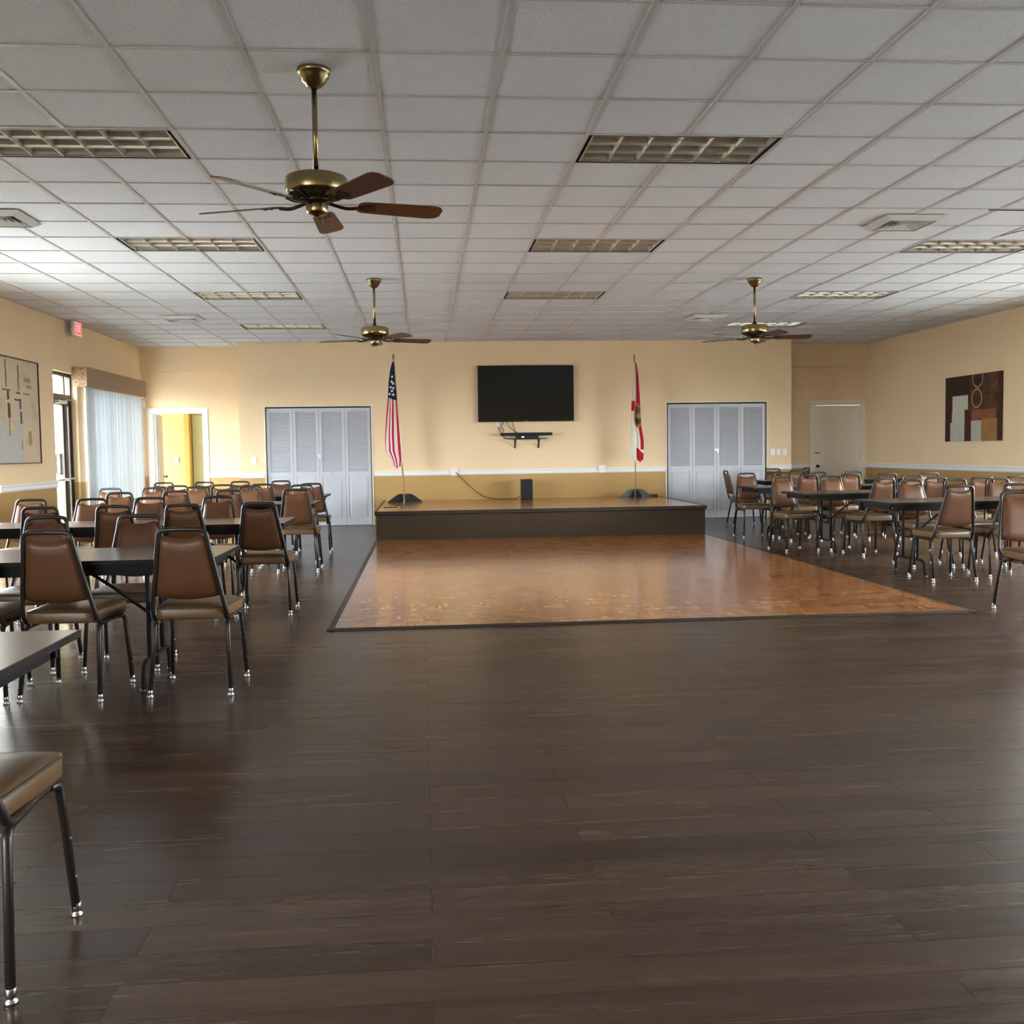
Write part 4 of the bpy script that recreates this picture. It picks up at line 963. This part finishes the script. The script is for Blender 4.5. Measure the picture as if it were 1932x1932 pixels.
spc = tag(MB().tube(smooth_curve([(.56, YM-.045, .885), (.64, YM-.05, .80), (.82, YM-.05, .62), (1.02, YM-.08, .47), (1.20, YM-.12, ST+.008), (1.42, 17.62, ST+.008), (1.59, 17.56, ST+.02), (1.638, 17.52, ST+.06)], 8), .007, 6).build('speaker_cable', 'cable'), 'thin brown cable drooping from outlet to the speaker', 'cable')
fv = thing('floor_vent', (-.50, 15.55, ST), 'dark floor vent in a frame at the left front of the stage', 'vent')
MB().box(-.11, .11, -.20, .20, .0005, .006).build('grille', 'gap', fv)
MB().box(-.13, -.11, -.22, .22, .0005, .008).box(.11, .13, -.22, .22, .0005, .008).box(-.11, .11, -.22, -.20, .0005, .008).box(-.11, .11, .20, .22, .0005, .008).build('frame', 'goldpole', fv)
ps = thing('power_strip', (3.86, 17.55, ST), 'flat black power strip lying behind the right flag base', 'power strip')
MB().cbox(-.17, .17, -.03, .03, .0005, .04, .005).build('body', 'black', ps)
for k in range(4): MB().box(-.13+k*.075, -.09+k*.075, -.015, .015, .0402, .042).build('socket', 'gap', ps)

# ---------------------------------------------------------------- flags
def flag_stand(loc, lean, label):
    r = thing('flag_stand', loc, label, 'flag stand', 'flag poles on the stage')
    bs = MB()
    MB().lathe([(.050, 0), (.050, .004), (.034, .008), (.034, .155), (.026, .158)], (0, 0, .0005), 20).build('socket', 'silver', r)
    for k, a in enumerate((8, 98, 188, 278)):
        c, s = math.cos(math.radians(a)), math.sin(math.radians(a))
        P = [(.034, .002), (.285, .002), (.285, .016), (.255, .042), (.120, .140), (.034, .150)]
        MB().prism([(c*x-s*-.010, s*x+c*-.010, z) for x, z in P], (-s*.02, c*.02, 0)).build('fin', 'black', r)
    tp = Vector((lean[0], lean[1], 2.36-.0))
    MB().tube([(0, 0, .01), tp], .0125, 12).build('pole', 'goldpole', r)
    MB().lathe([(.013, 0), (.020, .006), (.012, .016), (.018, .030), (.016, .050), (.004, .085)], tuple(tp), 12).build('finial', 'brass', r)
    return r, tp
def drape(rows, nx, folds, depth, mat, label, nm, loc):
    """rows: (z, xl, xr, yc) top to bottom; pleated sheet with folds running down"""
    b = MB(); R = len(rows); vs = []; uv = []
    for j, (z, xl, xr, yc) in enumerate(rows):
        t = j/(R-1); d = depth*min(1, (xr-xl)/.18)
        for i in range(nx+1):
            u = i/nx
            x = xl+(xr-xl)*(u+.05*math.sin(u*folds*2*PI)*min(1, t*3))
            vs.append((x, yc+d*math.sin(u*folds*2*PI+t*.9), z+ (.02*math.sin(u*folds*2*PI+1) if j > R-4 else 0))); uv.append((u, t))
    N = nx+1; fs = [(j*N+i, j*N+i+1, (j+1)*N+i+1, (j+1)*N+i) for j in range(R-1) for i in range(nx)]
    b.add(vs, fs, True); me = b.mesh(nm, mat); ul = me.uv_layers.new(name='uv')
    for lp in me.loops: ul.data[lp.index].uv = uv[lp.vertex_index]
    o = link(nm, me); o.location = loc
    md = o.modifiers.new('cloth_thickness', 'SOLIDIFY'); md.thickness = .004; md.offset = 0
    tag(o, label, 'flag'); return o
def lerp_rows(keys, n):
    out = []
    for q in range(n):
        z = keys[0][0]+(keys[-1][0]-keys[0][0])*q/(n-1)
        for a, c in zip(keys, keys[1:]):
            if a[0] >= z >= c[0]:
                t = (a[0]-z)/(a[0]-c[0]); out.append((z,)+tuple(a[k]+(c[k]-a[k])*t for k in range(1, 4))); break
    return out
B1 = (-.31, 17.08, ST); s1, t1 = flag_stand(B1, (-.145, .03), 'leaning wooden flag pole in black finned base, left of television')
rows = lerp_rows([(2.72, -.470, -.445, 17.075), (2.60, -.505, -.440, 17.07), (2.40, -.535, -.435, 17.06), (2.13, -.555, -.420, 17.05), (1.80, -.590, -.395, 17.05), (1.50, -.615, -.370, 17.05), (1.27, -.612, -.350, 17.05), (1.12, -.53, -.345, 17.05), (.95, -.47, -.372, 17.05)], 40)
uf = drape(rows, 36, 1.3, .035, 'usflag', 'american stars and stripes flag hanging from the left pole', 'american_flag', (0, -.055, 0))
def star(r):
    b = MB(); P = []
    for k in range(10):
        a = PI/2+k*PI/5; q = r if k % 2 == 0 else r*.42; P.append((q*math.cos(a), 0, q*math.sin(a)))
    return b.prism(P, (0, -.003, 0)).mesh('star', 'star')
stm = star(.029)
for (sx_, sz_) in ((-.477, 2.475), (-.488, 2.395), (-.462, 2.365), (-.505, 2.305), (-.462, 2.290), (-.485, 2.245), (-.525, 2.195), (-.465, 2.185)):
    o = link('star', stm, uf); o.location = (sx_, 17.005, sz_); o.rotation_euler = (0, random.uniform(-.5, .5), 0)
B2 = (3.615, 17.38, ST); s2, t2 = flag_stand(B2, (-.005, .02), 'upright wooden flag pole in black finned base, right of television')
rows = lerp_rows([(2.70, 3.580, 3.625, 17.345), (2.50, 3.565, 3.655, 17.34), (2.20, 3.545, 3.672, 17.33), (1.85, 3.530, 3.685, 17.33), (1.62, 3.515, 3.700, 17.33), (1.40, 3.520, 3.735, 17.33), (1.20, 3.508, 3.735, 17.33), (1.06, 3.525, 3.725, 17.33), (.99, 3.62, 3.71, 17.33)], 40)
drape(rows, 36, 2.2, .030, 'flflag', 'white flag with red saltire and round seal on right pole', 'state_flag', (0, -.05, 0))

# ---------------------------------------------------------------- outdoors seen through the glass
gr = struct(MB().box(-70, 70, -60, 80, -.16, -.13).build('ground_outdoor', 'ground'))
hb = MB()
tag(MB().cbox(-16, -15, 30, 44, -.13, 1.6, .2).build('hedge', 'hedge'), 'blurry green hedge outside the glass entrance door', 'hedge')
tag(MB().box(-24, -20, 38, 52, -.13, 4.2).prism([(-24.4, 37.6, 4.2), (-19.6, 37.6, 4.2), (-22, 37.6, 5.6)], (0, 14.8, 0)).build('building', 'stucco'), 'cream building outside, seen through the glass door', 'building')
